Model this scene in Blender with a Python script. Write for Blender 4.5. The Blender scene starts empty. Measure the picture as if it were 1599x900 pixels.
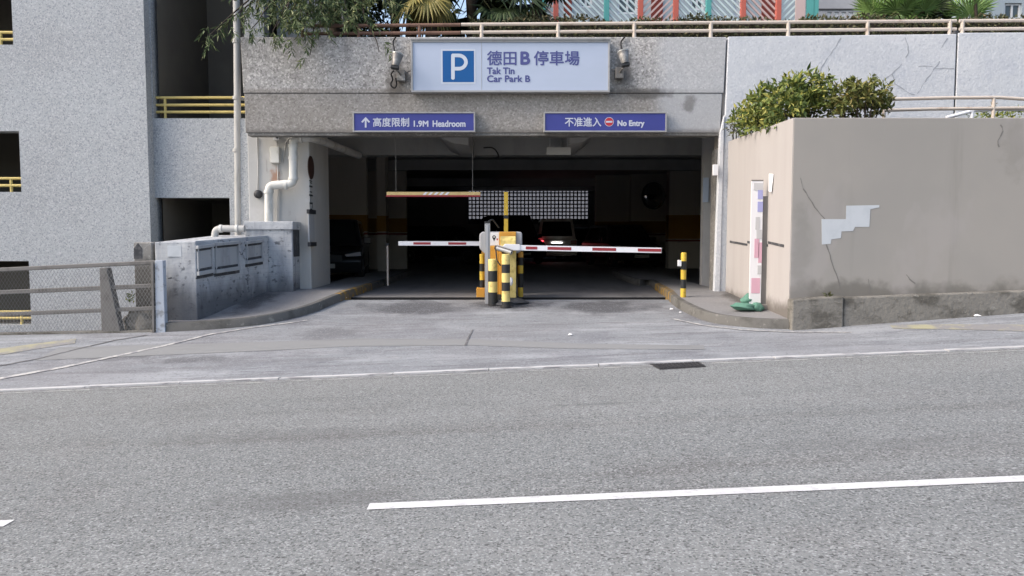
import bpy, math, random
from mathutils import Vector, Matrix
PI = math.pi
R = math.radians
random.seed(7)
scene = bpy.context.scene
COL = scene.collection

# ------------------------------------------------------------------ camera
FPX, CX, CY, CAMH, PITCH = 1200.0, 799.5, 450.0, 1.07, math.atan(80/1200)
cam_data = bpy.data.cameras.new('camera')
cam = bpy.data.objects.new('camera', cam_data); COL.objects.link(cam)
cam.location = (0, 0, CAMH); cam.rotation_euler = (PI/2 - PITCH, 0, 0)
cam_data.sensor_width = 36; cam_data.lens = FPX/1599*36
cam_data.clip_start = 0.05; cam_data.clip_end = 2000
scene.camera = cam

# ------------------------------------------------------------------ world, sun, exposure
SUN = Vector((-0.80, -0.22, 0.72)).normalized()
world = bpy.data.worlds.new('World'); scene.world = world; world.use_nodes = True
wn = world.node_tree.nodes; wl = world.node_tree.links
sky = wn.new('ShaderNodeTexSky'); sky.sky_type = 'NISHITA'; sky.sun_disc = False
sky.sun_elevation = math.asin(SUN.z); sky.sun_rotation = math.atan2(SUN.x, SUN.y)
sky.air_density = 1.0; sky.dust_density = 4.0; sky.ozone_density = 0.2
bg = wn['Background']; bg.inputs[1].default_value = 0.15
wl.new(sky.outputs[0], bg.inputs[0])
sd = bpy.data.lights.new('sun', 'SUN'); sd.energy = 0.85; sd.angle = R(25); sd.color = (1, 0.95, 0.89)
sun = bpy.data.objects.new('sun', sd); COL.objects.link(sun)
sun.rotation_euler = SUN.to_track_quat('Z', 'Y').to_euler()
vs = scene.view_settings
vs.view_transform = 'Standard'; vs.look = 'None'; vs.gamma = 1; vs.use_curve_mapping = False
vs.exposure = 1.2
scene.cycles.max_bounces = 7; scene.cycles.diffuse_bounces = 6; scene.cycles.use_denoising = True

# ------------------------------------------------------------------ measuring helpers
def ray(px, py):
    u, v = (px-CX)/FPX, (py-CY)/FPX
    c, s = math.cos(PITCH), math.sin(PITCH)
    return Vector((u, c - v*s, -s - v*c))
def U(px, py, Y):
    d = ray(px, py); t = Y/d.y
    return Vector((d.x*t, Y, CAMH + d.z*t))
def sstep(a, b, x):
    t = min(1, max(0, (x-a)/(b-a))); return t*t*(3-2*t)
KERB_Y = 8.94; SILL_Y = 13.33
def ground(x, y):
    t = min(1, max(0, (y-KERB_Y)/(SILL_Y-KERB_Y)))
    z = (1-t)*(-0.48 + 0.0425*x)
    if x > 3.9: z += (x-3.9)*0.0477*sstep(0, .39, t)
    return z
def G(px, py, dz=0):
    d = ray(px, py); lo, hi = 1.0, 40.0
    for _ in range(60):
        m = (lo+hi)/2; p = d*(m/d.y)
        if CAMH + p.z > ground(p.x, m) + dz: lo = m
        else: hi = m
    p = d*(lo/d.y); return Vector((p.x, lo, CAMH + p.z))

# ------------------------------------------------------------------ materials
def lin(r, g, b):
    f = lambda c: (c/255/12.92 if c/255 <= .04045 else ((c/255+.055)/1.055)**2.4)
    return (f(r), f(g), f(b))
def C4(c): return (c[0], c[1], c[2], 1)
def mat(name, col, rough=.85, layers=(), bumps=(), metal=0, spec=.3, emit=None, estr=0, ior=None):
    """layers: ('noise'|'voro'|'island'|'spot'|'axis', ...) mixed one after another over the base colour."""
    m = bpy.data.materials.new(name); m.use_nodes = True
    nt = m.node_tree; N = nt.nodes; L = nt.links
    b = N['Principled BSDF']; b.inputs['Roughness'].default_value = rough
    b.inputs['Metallic'].default_value = metal; b.inputs['Specular IOR Level'].default_value = spec
    tc = N.new('ShaderNodeTexCoord'); co = tc.outputs['Object']
    def noise(sc, det=4, ro=.6, dist=0):
        mp = N.new('ShaderNodeMapping'); L.new(co, mp.inputs[0])
        mp.inputs['Scale'].default_value = sc if isinstance(sc, (tuple, list)) else (sc,)*3
        n = N.new('ShaderNodeTexNoise'); n.inputs['Scale'].default_value = 1
        n.inputs['Detail'].default_value = det; n.inputs['Roughness'].default_value = ro
        n.inputs['Distortion'].default_value = dist
        L.new(mp.outputs[0], n.inputs['Vector']); return n.outputs[0]
    def maprange(src, a, bb, t0=0, t1=1, smooth=True):
        r = N.new('ShaderNodeMapRange'); r.interpolation_type = 'SMOOTHSTEP' if smooth else 'LINEAR'
        L.new(src, r.inputs[0])
        for i, v in ((1, a), (2, bb), (3, t0), (4, t1)): r.inputs[i].default_value = v
        return r.outputs[0]
    def math_(op, a, bb):
        x = N.new('ShaderNodeMath'); x.operation = op
        for i, v in ((0, a), (1, bb)):
            if isinstance(v, (int, float)): x.inputs[i].default_value = v
            else: L.new(v, x.inputs[i])
        return x.outputs[0]
    cur = None
    for ly in layers:
        k = ly[0]; c2 = ly[1]
        if k == 'noise':      # c2, scale, lo, hi, strength
            f = maprange(noise(ly[2]), ly[3], ly[4], 0, ly[5])
        elif k == 'voro':     # random cells: c2, scale, lo, hi, strength
            mp = N.new('ShaderNodeMapping'); L.new(co, mp.inputs[0])
            mp.inputs['Scale'].default_value = ly[2] if isinstance(ly[2], tuple) else (ly[2],)*3
            v = N.new('ShaderNodeTexVoronoi'); v.inputs['Scale'].default_value = 1
            L.new(mp.outputs[0], v.inputs['Vector'])
            sx = N.new('ShaderNodeSeparateXYZ'); L.new(v.outputs['Color'], sx.inputs[0])
            f = maprange(sx.outputs[0], ly[3], ly[4], 0, ly[5], False)
        elif k == 'island':   # c2, lo, hi, strength
            g = N.new('ShaderNodeNewGeometry')
            f = maprange(g.outputs['Random Per Island'], ly[2], ly[3], 0, ly[4], False)
        elif k == 'spot':     # c2, centre, radii, noise scale, strength
            mp = N.new('ShaderNodeMapping'); L.new(co, mp.inputs[0])
            mp.inputs['Scale'].default_value = tuple(1/r for r in ly[3])
            mp.inputs['Location'].default_value = tuple(-c/r for c, r in zip(ly[2], ly[3]))
            ln = N.new('ShaderNodeVectorMath'); ln.operation = 'LENGTH'; L.new(mp.outputs[0], ln.inputs[0])
            d = math_('ADD', ln.outputs['Value'], math_('MULTIPLY', math_('SUBTRACT', noise(ly[4]), .5), 1.8))
            f = maprange(d, .3, 1.05, ly[5], 0)
        elif k == 'axis':     # c2, axis, a(0) b(1), noise scale, noise amplitude, strength
            sx = N.new('ShaderNodeSeparateXYZ'); L.new(co, sx.inputs[0])
            d = math_('ADD', sx.outputs[ly[2]], math_('MULTIPLY', math_('SUBTRACT', noise(ly[5]), .5), ly[6]))
            f = maprange(d, ly[3], ly[4], 0, ly[7])
        elif k == 'brick':    # c2 mortar, scale, width, height, mortar size, strength
            mp = N.new('ShaderNodeMapping'); L.new(co, mp.inputs[0]); mp.inputs['Rotation'].default_value = ly[6]
            br = N.new('ShaderNodeTexBrick'); L.new(mp.outputs[0], br.inputs['Vector'])
            br.inputs['Scale'].default_value = 1; br.inputs['Brick Width'].default_value = ly[2]
            br.inputs['Row Height'].default_value = ly[3]; br.inputs['Mortar Size'].default_value = ly[4]
            f = math_('MULTIPLY', br.outputs['Fac'], ly[5])
        mx = N.new('ShaderNodeMix'); mx.data_type = 'RGBA'
        if cur is None: mx.inputs[6].default_value = C4(col)
        else: L.new(cur, mx.inputs[6])
        mx.inputs[7].default_value = C4(c2)
        L.new(f, mx.inputs[0]); cur = mx.outputs[2]
    if cur is None: b.inputs['Base Color'].default_value = C4(col)
    else: L.new(cur, b.inputs['Base Color'])
    prev = None
    for (sc, st, dist) in bumps:
        bp = N.new('ShaderNodeBump'); bp.inputs['Strength'].default_value = st; bp.inputs['Distance'].default_value = dist
        L.new(noise(sc, 3), bp.inputs['Height'])
        if prev: L.new(prev, bp.inputs['Normal'])
        prev = bp.outputs[0]
    if prev: L.new(prev, b.inputs['Normal'])
    if emit:
        b.inputs['Emission Color'].default_value = C4(emit); b.inputs['Emission Strength'].default_value = estr
    return m

W_ = (.75, .78, .82)
M = {}
M['asphalt'] = mat('asphalt', (.164, .174, .176), .92, [
    ('noise', (.205, .214, .214), (.12, 1.0, 1), .44, .64, .6), ('noise', (.12, .12, .12), (.10, 1.5, 1), .52, .68, .6),
    ('noise', (.125, .125, .125), 1.1, .5, .7, .4), ('noise', (.20, .208, .208), .45, .5, .7, .4),
    ('axis', (.205, .214, .214), 1, 7.6, 8.6, (.6, .6, .6), .9, .5),
    ('voro', (.39, .405, .41), 95, .66, 1.0, .6), ('voro', (.04, .041, .043), 85, .70, 1.0, .8),
    ('noise', (.06, .06, .063), 30, .57, .75, .6), ('noise', (.30, .30, .30), 40, .57, .78, .35),
    ('spot', (.10, .10, .102), (-2.0, 6.2, 0), (1.6, .28, 5), 3, .25), ('spot', (.075, .075, .078), (.8, 6.9, 0), (.5, .07, 5), 4, .35),
    ('spot', (.095, .095, .097), (2.4, 5.3, 0), (1.3, .2, 5), 3, .25), ('spot', (.09, .09, .092), (-1.2, 4.6, 0), (.9, .22, 5), 3, .4)],
    [(70, .5, .010), (160, .4, .005)])
M['apron'] = mat('apron_concrete', (.20, .214, .23), .85, [
    ('noise', (.288, .305, .325), (.45, 2.6, 1), .44, .62, .75), ('noise', (.138, .142, .153), (.6, 6, 1), .5, .68, .7),
    ('noise', (.365, .37, .385), (2.5, 24, 1), .56, .72, .6), ('noise', (.10, .105, .125), (1.8, 16, 1), .58, .7, .6), ('noise', (.125, .13, .148), 1.1, .5, .7, .5),
    ('noise', (.155, .155, .165), .35, .45, .65, .5),
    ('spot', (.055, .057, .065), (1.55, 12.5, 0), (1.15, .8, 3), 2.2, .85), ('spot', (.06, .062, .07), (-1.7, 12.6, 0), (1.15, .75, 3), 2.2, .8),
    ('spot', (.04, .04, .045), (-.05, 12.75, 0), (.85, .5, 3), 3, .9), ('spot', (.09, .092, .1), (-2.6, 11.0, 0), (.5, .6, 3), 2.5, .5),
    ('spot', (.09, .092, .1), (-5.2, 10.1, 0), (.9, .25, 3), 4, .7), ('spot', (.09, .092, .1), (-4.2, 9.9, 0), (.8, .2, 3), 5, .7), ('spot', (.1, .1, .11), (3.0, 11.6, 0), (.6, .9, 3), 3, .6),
    ('noise', (.07, .07, .08), (7, 26, 1), .62, .74, .6), ('voro', (.32, .33, .36), 60, .8, 1, .45), ('voro', (.1, .1, .115), 50, .85, 1, .5)],
    [(40, .3, .006), ((3, 25, 3), .25, .01)])
M['footpath'] = mat('footpath_concrete', (.21, .212, .225), .88, [
    ('noise', (.12, .12, .125), 1.4, .5, .75, .5), ('noise', (.29, .29, .30), (2, 8, 2), .55, .8, .5),
    ('noise', (.09, .09, .095), 9, .62, .8, .5)], [(45, .3, .006)])
M['platform'] = mat('pavement_concrete', (.20, .20, .205), .88, [
    ('noise', (.12, .12, .12), 1.8, .45, .75, .5), ('noise', (.28, .28, .28), 5, .58, .8, .4),
    ('spot', (.05, .05, .055), (-4.3, 12.9, 0), (.4, 1.1, 3), 3, .8),
    ('spot', (.06, .055, .05), (3.7, 12.4, 0), (.25, 1.3, 3), 4, .8),
    ('voro', (.3, .3, .3), 60, .8, 1, .35)], [(50, .3, .006)])
M['kerb'] = mat('kerb_concrete', (.115, .113, .108), .9, [
    ('noise', (.06, .06, .055), 4, .45, .7, .75), ('noise', (.30, .29, .27), 11, .58, .75, .5)], [(40, .5, .01)])
M['kerb_white'] = mat('worn_white_paint', (.45, .455, .465), .8, [
    ('noise', (.22, .22, .23), (3, 9, 9), .5, .64, .85), ('noise', (.24, .24, .25), .5, .5, .7, .5), ('noise', (.2, .2, .2), 40, .6, .75, .5)], [(60, .3, .004)])
M['kerb_yellow'] = mat('worn_yellow_kerb', (.34, .20, .03), .85, [('noise', (.11, .105, .095), 6, .38, .56, .92)], [(40, .4, .008)])
M['line_white'] = mat('road_paint', (.56, .57, .58), .7, [('noise', (.36, .36, .365), 14, .5, .7, .6), ('noise', (.2, .2, .2), 55, .58, .72, .6), ('noise', (.42, .42, .42), (1.5, 6, 1), .48, .65, .6)], [(60, .4, .005)])
M['line_faded'] = mat('faded_road_paint', (.42, .42, .41), .85, [('noise', (.2, .2, .22), 9, .42, .62, .8)])
M['patch'] = mat('reinstated_concrete', (.205, .212, .217), .9, [
    ('noise', (.15, .155, .16), (1, 5, 1), .5, .75, .5), ('noise', (.25, .255, .258), 18, .55, .75, .4)], [(50, .3, .005)])
M['tactile'] = mat('worn_tactile_yellow', (.30, .29, .20), .9, [('noise', (.2, .2, .21), 3.5, .36, .58, .95), ('noise', (.38, .36, .22), 14, .55, .75, .6)], [(30, .4, .006)])
M['yard'] = mat('lower_yard', (.14, .14, .14), .95, [('noise', (.08, .08, .08), .5, .4, .7, .6)])
M['garage_floor'] = mat('garage_floor_concrete', (.17, .17, .175), .8, [('noise', (.09, .09, .095), (1.5, .3, 1), .45, .7, .6)])
M['black_gap'] = mat('grime_backlit_black', (.012, .012, .013), .9)  # near-black for the drain, and for lattice bars coloured as backlit
DASH = [(55, .6, .012), (20, .35, .012)]
M['dash_white'] = mat('white_pebble_dash', (.39, .415, .435), .9, [
    ('noise', (.33, .345, .36), .5, .4, .7, .7), ('voro', (.56, .57, .585), 46, .6, 1, .65), ('voro', (.21, .225, .25), 50, .64, 1, .75),
    ('noise', (.50, .51, .525), 24, .55, .7, .45), ('noise', (.27, .28, .30), (1.2, 1.2, .12), .58, .8, .35)], DASH)
M['dash_grey'] = mat('grey_pebble_dash', (.35, .34, .325), .92, [
    ('noise', (.40, .40, .405), .7, .42, .7, .7), ('voro', (.64, .62, .60), 36, .6, 1, .8), ('voro', (.15, .145, .14), 40, .6, 1, .75),
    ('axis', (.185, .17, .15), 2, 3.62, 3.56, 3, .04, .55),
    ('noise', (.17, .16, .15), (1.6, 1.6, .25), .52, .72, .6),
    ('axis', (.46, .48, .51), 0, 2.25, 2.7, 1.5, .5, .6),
    ('spot', (.10, .095, .09), (3.02, 13.33, 3.36), (.16, 1, .2), 7, .6),
    ('spot', (.10, .095, .09), (1.9, 13.33, 3.85), (.28, 1, .5), 4, .8), ('spot', (.12, .11, .1), (-1.95, 13.33, 3.75), (.22, 1, .45), 4, .8),
    ('spot', (.10, .095, .09), (2.2, 13.33, 3.52), (.75, 1, .12), 5, .75),
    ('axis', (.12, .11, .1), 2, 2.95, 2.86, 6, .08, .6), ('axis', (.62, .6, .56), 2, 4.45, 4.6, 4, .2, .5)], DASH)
M['dash_dirty'] = mat('stained_pebble_dash', (.17, .165, .155), .92, [
    ('voro', (.33, .32, .30), 36, .6, 1, .6), ('noise', (.08, .08, .075), 2.2, .45, .7, .7)], DASH)
M['wall_pale'] = mat('pale_painted_render', (.51, .535, .57), .88, [
    ('noise', (.60, .615, .635), .8, .42, .7, .7), ('noise', (.42, .45, .51), 2.6, .5, .75, .6), ('noise', (.36, .39, .45), (9, 9, 9), .6, .78, .5),
    ('voro', (.66, .68, .71), 30, .75, 1, .4), ('voro', (.36, .39, .44), 33, .78, 1, .4), ('noise', (.38, .40, .44), (3, 3, .3), .58, .8, .4)], [(30, .5, .012), (8, .3, .02)])
M['beige'] = mat('beige_paint', (.305, .288, .265), .85, [
    ('noise', (.27, .26, .243), .45, .4, .7, .8), ('noise', (.325, .306, .282), (2.2, 2.2, .2), .5, .8, .5),
    ('axis', (.10, .095, .083), 2, .50, .28, (2.0, 2.0, 2), .75, .65),
    ('noise', (.21, .205, .19), (3, 3, .22), .56, .74, .5), ('noise', (.33, .31, .30), (1.0, 1, .5), .55, .62, .35), ('spot', (.15, .145, .13), (6.9, 10.65, 2.3), (.25, 1, .5), 6, .25), ('spot', (.2, .195, .18), (4.0, 10.65, .9), (.18, 1, .9), 5, .4)], [(14, .12, .006), (60, .1, .003)])
M['beige_lit_side'] = mat('beige_paint_lit_side', (.355, .338, .332), .85, [  # lighter copy of the beige paint; light from the left put into colour
    ('noise', (.32, .302, .295), (3, 3, .25), .45, .75, .6), ('axis', (.09, .08, .07), 2, .22, .02, (4, 4, 3), .35, .8),
    ('noise', (.38, .365, .36), .9, .5, .75, .5)], [(14, .12, .006)])
M['plinth'] = mat('mossy_concrete', (.19, .182, .165), .95, [
    ('noise', (.06, .056, .048), (3, 3, 5), .44, .66, .75), ('noise', (.34, .33, .30), (6, 6, 9), .56, .75, .6), ('noise', (.07, .065, .055), 16, .55, .75, .6),
    ('axis', (.33, .31, .27), 2, .31, .37, 5, .1, .4)], [(18, .6, .02), (60, .4, .008)])
M['brick_paint'] = mat('peeling_bluish_paint', (.375, .395, .42), .88, [
    ('noise', (.50, .52, .54), 1.7, .42, .7, .7), ('noise', (.17, .20, .25), (4, 4, 1.2), .54, .74, .7),
    ('noise', (.055, .06, .072), (8, 8, 12), .56, .68, .8), ('noise', (.08, .085, .10), (7, 7, .7), .56, .72, .7), ('noise', (.20, .215, .24), (2.2, 2.2, .6), .5, .72, .7), ('brick', (.2, .22, .26), .22, .075, .006, .2, (PI/2, 0, 0)),
    ('axis', (.05, .052, .06), 2, .55, .05, (3, 3, 1), .6, .8)], [(25, .5, .012), (7, .4, .02)])
M['brick_trim'] = mat('grey_panel_paint', (.33, .345, .36), .88, [('noise', (.16, .17, .19), (5, 5, 1), .5, .75, .6), ('noise', (.05, .05, .06), 12, .62, .75, .6)], [(30, .4, .008)])
M['grime'] = mat('dark_grime', (.05, .052, .058), .95, [('noise', (.14, .14, .145), 9, .5, .7, .6)], [(30, .4, .01)])
M['joint_grey'] = mat('path_joint', (.12, .12, .125), .9, [('noise', (.2, .2, .21), 6, .45, .65, .7)])
M['pier'] = mat('stained_concrete_pier', (.22, .215, .205), .95, [
    ('voro', (.4, .4, .39), 40, .7, 1, .5), ('axis', (.07, .065, .058), 2, .85, .55, 3, .3, .8), ('noise', (.04, .04, .036), 4, .5, .7, .7)], [(30, .5, .012)])
M['pillar'] = mat('painted_pillar', (.42, .42, .41), .88, [
    ('noise', (.33, .33, .32), (2, 2, .5), .45, .75, .6), ('noise', (.5, .5, .5), 3, .55, .75, .5), ('noise', (.2, .19, .18), (14, 14, 3), .64, .78, .5),
    ('spot', (.3, .16, .10), (-4.25, 13.9, 2.15), (.12, 1, .22), 9, .8)], [(30, .3, .008)])
M['pvc'] = mat('grimy_white_pipe', (.60, .60, .57), .5, [('noise', (.33, .32, .28), (6, 6, 2), .5, .72, .7), ('noise', (.36, .35, .45), (5, 5, 4), .6, .75, .35)])
M['pvc_grey'] = mat('grey_down_pipe', (.40, .40, .39), .6, [('noise', (.22, .22, .21), (8, 8, 1.5), .5, .72, .6)])
M['inner_wall'] = mat('garage_cream_paint', (.46, .43, .39), .8, [('noise', (.36, .335, .30), (1, 1, .3), .45, .75, .6)])
M['inner_orange'] = mat('garage_orange_band', (.23, .115, .018), .7, [('noise', (.17, .08, .012), 2, .45, .75, .5)])
M['inner_red'] = mat('garage_red_line', (.13, .02, .015), .7)
M['ceil'] = mat('garage_ceiling', (.42, .42, .42), .9, [('noise', (.32, .32, .32), 1.5, .45, .7, .6)])
M['beam'] = mat('garage_beam_paint', (.33, .33, .32), .9, [('noise', (.22, .22, .215), (1.5, 1.5, .5), .45, .7, .6)])
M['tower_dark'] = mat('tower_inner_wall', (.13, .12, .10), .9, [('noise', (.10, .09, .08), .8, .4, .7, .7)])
M['rail_yellow'] = mat('pale_yellow_rail_paint', (.55, .44, .16), .55, [('noise', (.35, .27, .10), 9, .55, .75, .6)])
M['rail_cream'] = mat('cream_rail_paint', (.52, .46, .40), .6, [('noise', (.32, .24, .19), (5, 5, 5), .56, .75, .7)])
M['rail_rust_shaded'] = mat('rusty_shaded_rail', (.17, .10, .075), .75, [('noise', (.10, .06, .045), 6, .45, .7, .7)])  # rust brown, with the shadow on this length also put into the colour
M['steel'] = mat('galvanised_steel', (.34, .35, .36), .5, [('noise', (.22, .22, .23), 8, .5, .75, .6)], metal=.5)
M['fence_steel'] = mat('weathered_fence_steel', (.17, .165, .16), .7, [('noise', (.09, .085, .08), (4, 4, 4), .45, .7, .7), ('noise', (.3, .3, .3), 15, .6, .78, .4)], metal=.2)
M['fence_post'] = mat('pale_blue_post_paint', (.36, .40, .46), .7, [('noise', (.16, .16, .16), 10, .52, .68, .7)])
M['wire'] = mat('mesh_wire', (.22, .22, .22), .6, metal=.4)
M['sign_white'] = mat('sign_pale_panel', (.41, .47, .59), .35, [('noise', (.38, .44, .55), (.6, .6, 2), .4, .7, .7)], spec=.4)
M['sign_frame'] = mat('aluminium_frame', (.33, .33, .33), .5, [('noise', (.2, .19, .18), 8, .5, .75, .5)], metal=.3)
M['sign_blue'] = mat('sign_parking_blue', (.006, .085, .27), .4)
M['sign_pwhite'] = mat('sign_symbol_white', (.5, .55, .63), .4)
M['sign_text'] = mat('sign_lettering_violet', (.075, .085, .24), .5)
M['sign_violet'] = mat('sign_violet_blue', (.045, .054, .24), .4, [('noise', (.04, .048, .21), 1.4, .4, .7, .7)])
M['sign_letter'] = mat('sign_lettering_white', (.46, .49, .58), .5)
M['sign_red'] = mat('sign_red', (.38, .03, .045), .5)
M['yellow'] = mat('safety_yellow', (.56, .39, .05), .5, [('noise', (.38, .24, .03), 8, .48, .7, .7), ('noise', (.12, .10, .06), 18, .6, .72, .75)])
M['pale_yellow'] = mat('sunned_yellow', (.66, .53, .20), .55, [('noise', (.45, .33, .09), 9, .47, .7, .7), ('noise', (.12, .11, .08), 18, .6, .72, .75)])
M['orange'] = mat('amber_paint', (.56, .29, .05), .5, [('noise', (.42, .2, .03), 6, .5, .75, .6)])
M['black'] = mat('black_band', (.022, .024, .026), .55, [('noise', (.06, .06, .06), 14, .6, .78, .5)])
M['white_arm'] = mat('arm_white', (.72, .74, .78), .4, [('noise', (.5, .5, .52), 6, .58, .76, .4)])
M['red_arm'] = mat('arm_red', (.27, .035, .045), .5, [('noise', (.18, .03, .035), 7, .5, .75, .5)])
M['bar_yellow'] = mat('faded_yellow_bar', (.56, .43, .20), .6, [('noise', (.40, .30, .13), 8, .5, .7, .6)])
M['cabinet_grey'] = mat('machine_grey', (.36, .37, .39), .45)
M['panel_white'] = mat('machine_label_white', (.70, .71, .74), .4)
M['rubber'] = mat('black_rubber', (.015, .015, .016), .75)
M['glass_dark'] = mat('dark_glass', (.01, .012, .014), .08, spec=.6)
M['car_black'] = mat('car_paint_black', (.008, .009, .011), .3, spec=.35)
M['car_silver'] = mat('car_paint_champagne', (.72, .70, .66), .35)
M['car_grey'] = mat('car_paint_dark_grey', (.03, .032, .036), .2, spec=.6)
M['car_white'] = mat('car_paint_white', (.20, .20, .21), .3)
M['rim'] = mat('wheel_alloy', (.25, .25, .26), .4, metal=.8)
M['lamp_clear'] = mat('headlamp_lens', (.3, .3, .32), .1, spec=.8)
M['lamp_red'] = mat('tail_lamp_lens', (.22, .01, .012), .2, spec=.6)
M['lamp_lit'] = mat('tail_lamp_lit', (.4, .02, .02), .2, emit=(1, .06, .09), estr=2.2)
M['plate_lit'] = mat('plate_lamp_lit', (.8, .8, .8), .3, emit=(1, 1, 1), estr=2.5)
M['plate'] = mat('number_plate', (.3, .3, .28), .5)
M['mirror'] = mat('convex_mirror', (.45, .45, .47), .04, metal=1)
M['bark'] = mat('bark', (.045, .036, .028), .95, [('noise', (.09, .075, .06), (12, 12, 3), .5, .75, .7)], [((20, 20, 5), .6, .02)])
def leafmat(name, a, b, c, rough=.55):
    m = mat(name, a, rough, [('island', b, .3, .7, 1), ('island', c, .72, 1.0, .9)])
    return m
M['leaf_weep'] = leafmat('weeping_tree_leaf', (.055, .085, .032), (.10, .135, .05), (.24, .25, .12))
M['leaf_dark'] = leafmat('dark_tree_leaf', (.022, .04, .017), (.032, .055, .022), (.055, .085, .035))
M['leaf_shrub'] = leafmat('shrub_leaf', (.08, .12, .03), (.17, .20, .045), (.38, .35, .09))
M['leaf_olive'] = leafmat('olive_shrub_leaf', (.09, .11, .03), (.17, .18, .05), (.30, .24, .08))
M['leaf_hedge'] = leafmat('hedge_leaf', (.055, .062, .028), (.085, .088, .042), (.15, .115, .065))
M['leaf_palm'] = leafmat('palm_leaf', (.12, .21, .06), (.16, .28, .08), (.26, .36, .13))
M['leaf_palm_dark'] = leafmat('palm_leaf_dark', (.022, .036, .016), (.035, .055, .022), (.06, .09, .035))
M['leaf_palm_dry'] = leafmat('palm_leaf_yellowed', (.20, .165, .04), (.14, .13, .035), (.26, .21, .07))
M['soil'] = mat('planter_soil', (.05, .042, .032), .95, [('noise', (.02, .018, .015), 9, .4, .7, .7)])
M['coral'] = mat('coral_fence_paint', (.50, .13, .095), .6)
M['teal'] = mat('turquoise_fence_paint', (.10, .36, .34), .6)
M['coral_pale'] = mat('pink_slats', (.56, .43, .41), .7)
M['teal_pale'] = mat('pale_turquoise_slats', (.56, .68, .69), .7)
M['estate_wall'] = mat('estate_wall_paint', (.33, .39, .43), .85, [('noise', (.27, .32, .355), .8, .4, .7, .6)])
M['estate_red'] = mat('maroon_door_paint', (.16, .03, .022), .7)
M['estate_grey'] = mat('grey_block_tiles', (.34, .35, .38), .8, [('noise', (.27, .28, .31), 1.2, .4, .7, .6)])
M['win_glass'] = mat('window_glass', (.06, .08, .09), .12, spec=.6)
M['win_frame'] = mat('window_frame_white', (.6, .62, .64), .6)
M['far_wall'] = mat('far_wall_paint', (.20, .21, .235), .9, [('noise', (.15, .16, .18), 1.5, .4, .7, .6)])
M['sandbag'] = mat('green_sandbag_cloth', (.09, .20, .155), .85, [('noise', (.055, .13, .10), 10, .45, .7, .7)], [(60, .4, .006)])
M['banner'] = mat('banner_white', (.72, .72, .74), .6)
M['banner_pink'] = mat('banner_pink', (.60, .36, .44), .6)
M['banner_blue'] = mat('banner_lavender', (.33, .34, .58), .6)
M['banner_grey'] = mat('banner_grey', (.48, .48, .49), .6)
M['banner_back'] = mat('banner_back_dark', (.19, .18, .17), .6)
M['paper'] = mat('paper_white', (.7, .71, .73), .8)
M['lamp_body'] = mat('floodlight_body', (.16, .155, .15), .45, [('noise', (.5, .49, .47), 6, .5, .75, .6)], metal=.4)
M['lamp_glass'] = mat('floodlight_glass', (.30, .31, .30), .12, spec=.7)
M['cable'] = mat('black_cable', (.015, .015, .016), .6)
M['white_patch'] = mat('fresh_white_patch', (.47, .50, .53), .85, [('noise', (.40, .43, .46), 5, .45, .7, .6)])
M['crack'] = mat('crack_shadow_dirt', (.17, .162, .152), .95)
M['crack_blue'] = mat('crack_sealant', (.32, .34, .37), .95)
M['cover_dark'] = mat('cast_iron', (.045, .046, .05), .6, [('noise', (.08, .08, .085), 20, .5, .7, .5)], metal=.4)
M['brown_sign'] = mat('brown_round_sign', (.045, .022, .016), .6)
M['grey_sign'] = mat('grey_board', (.30, .30, .29), .7)
M['blue_sign'] = mat('pale_blue_notice', (.42, .50, .62), .5)

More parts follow.
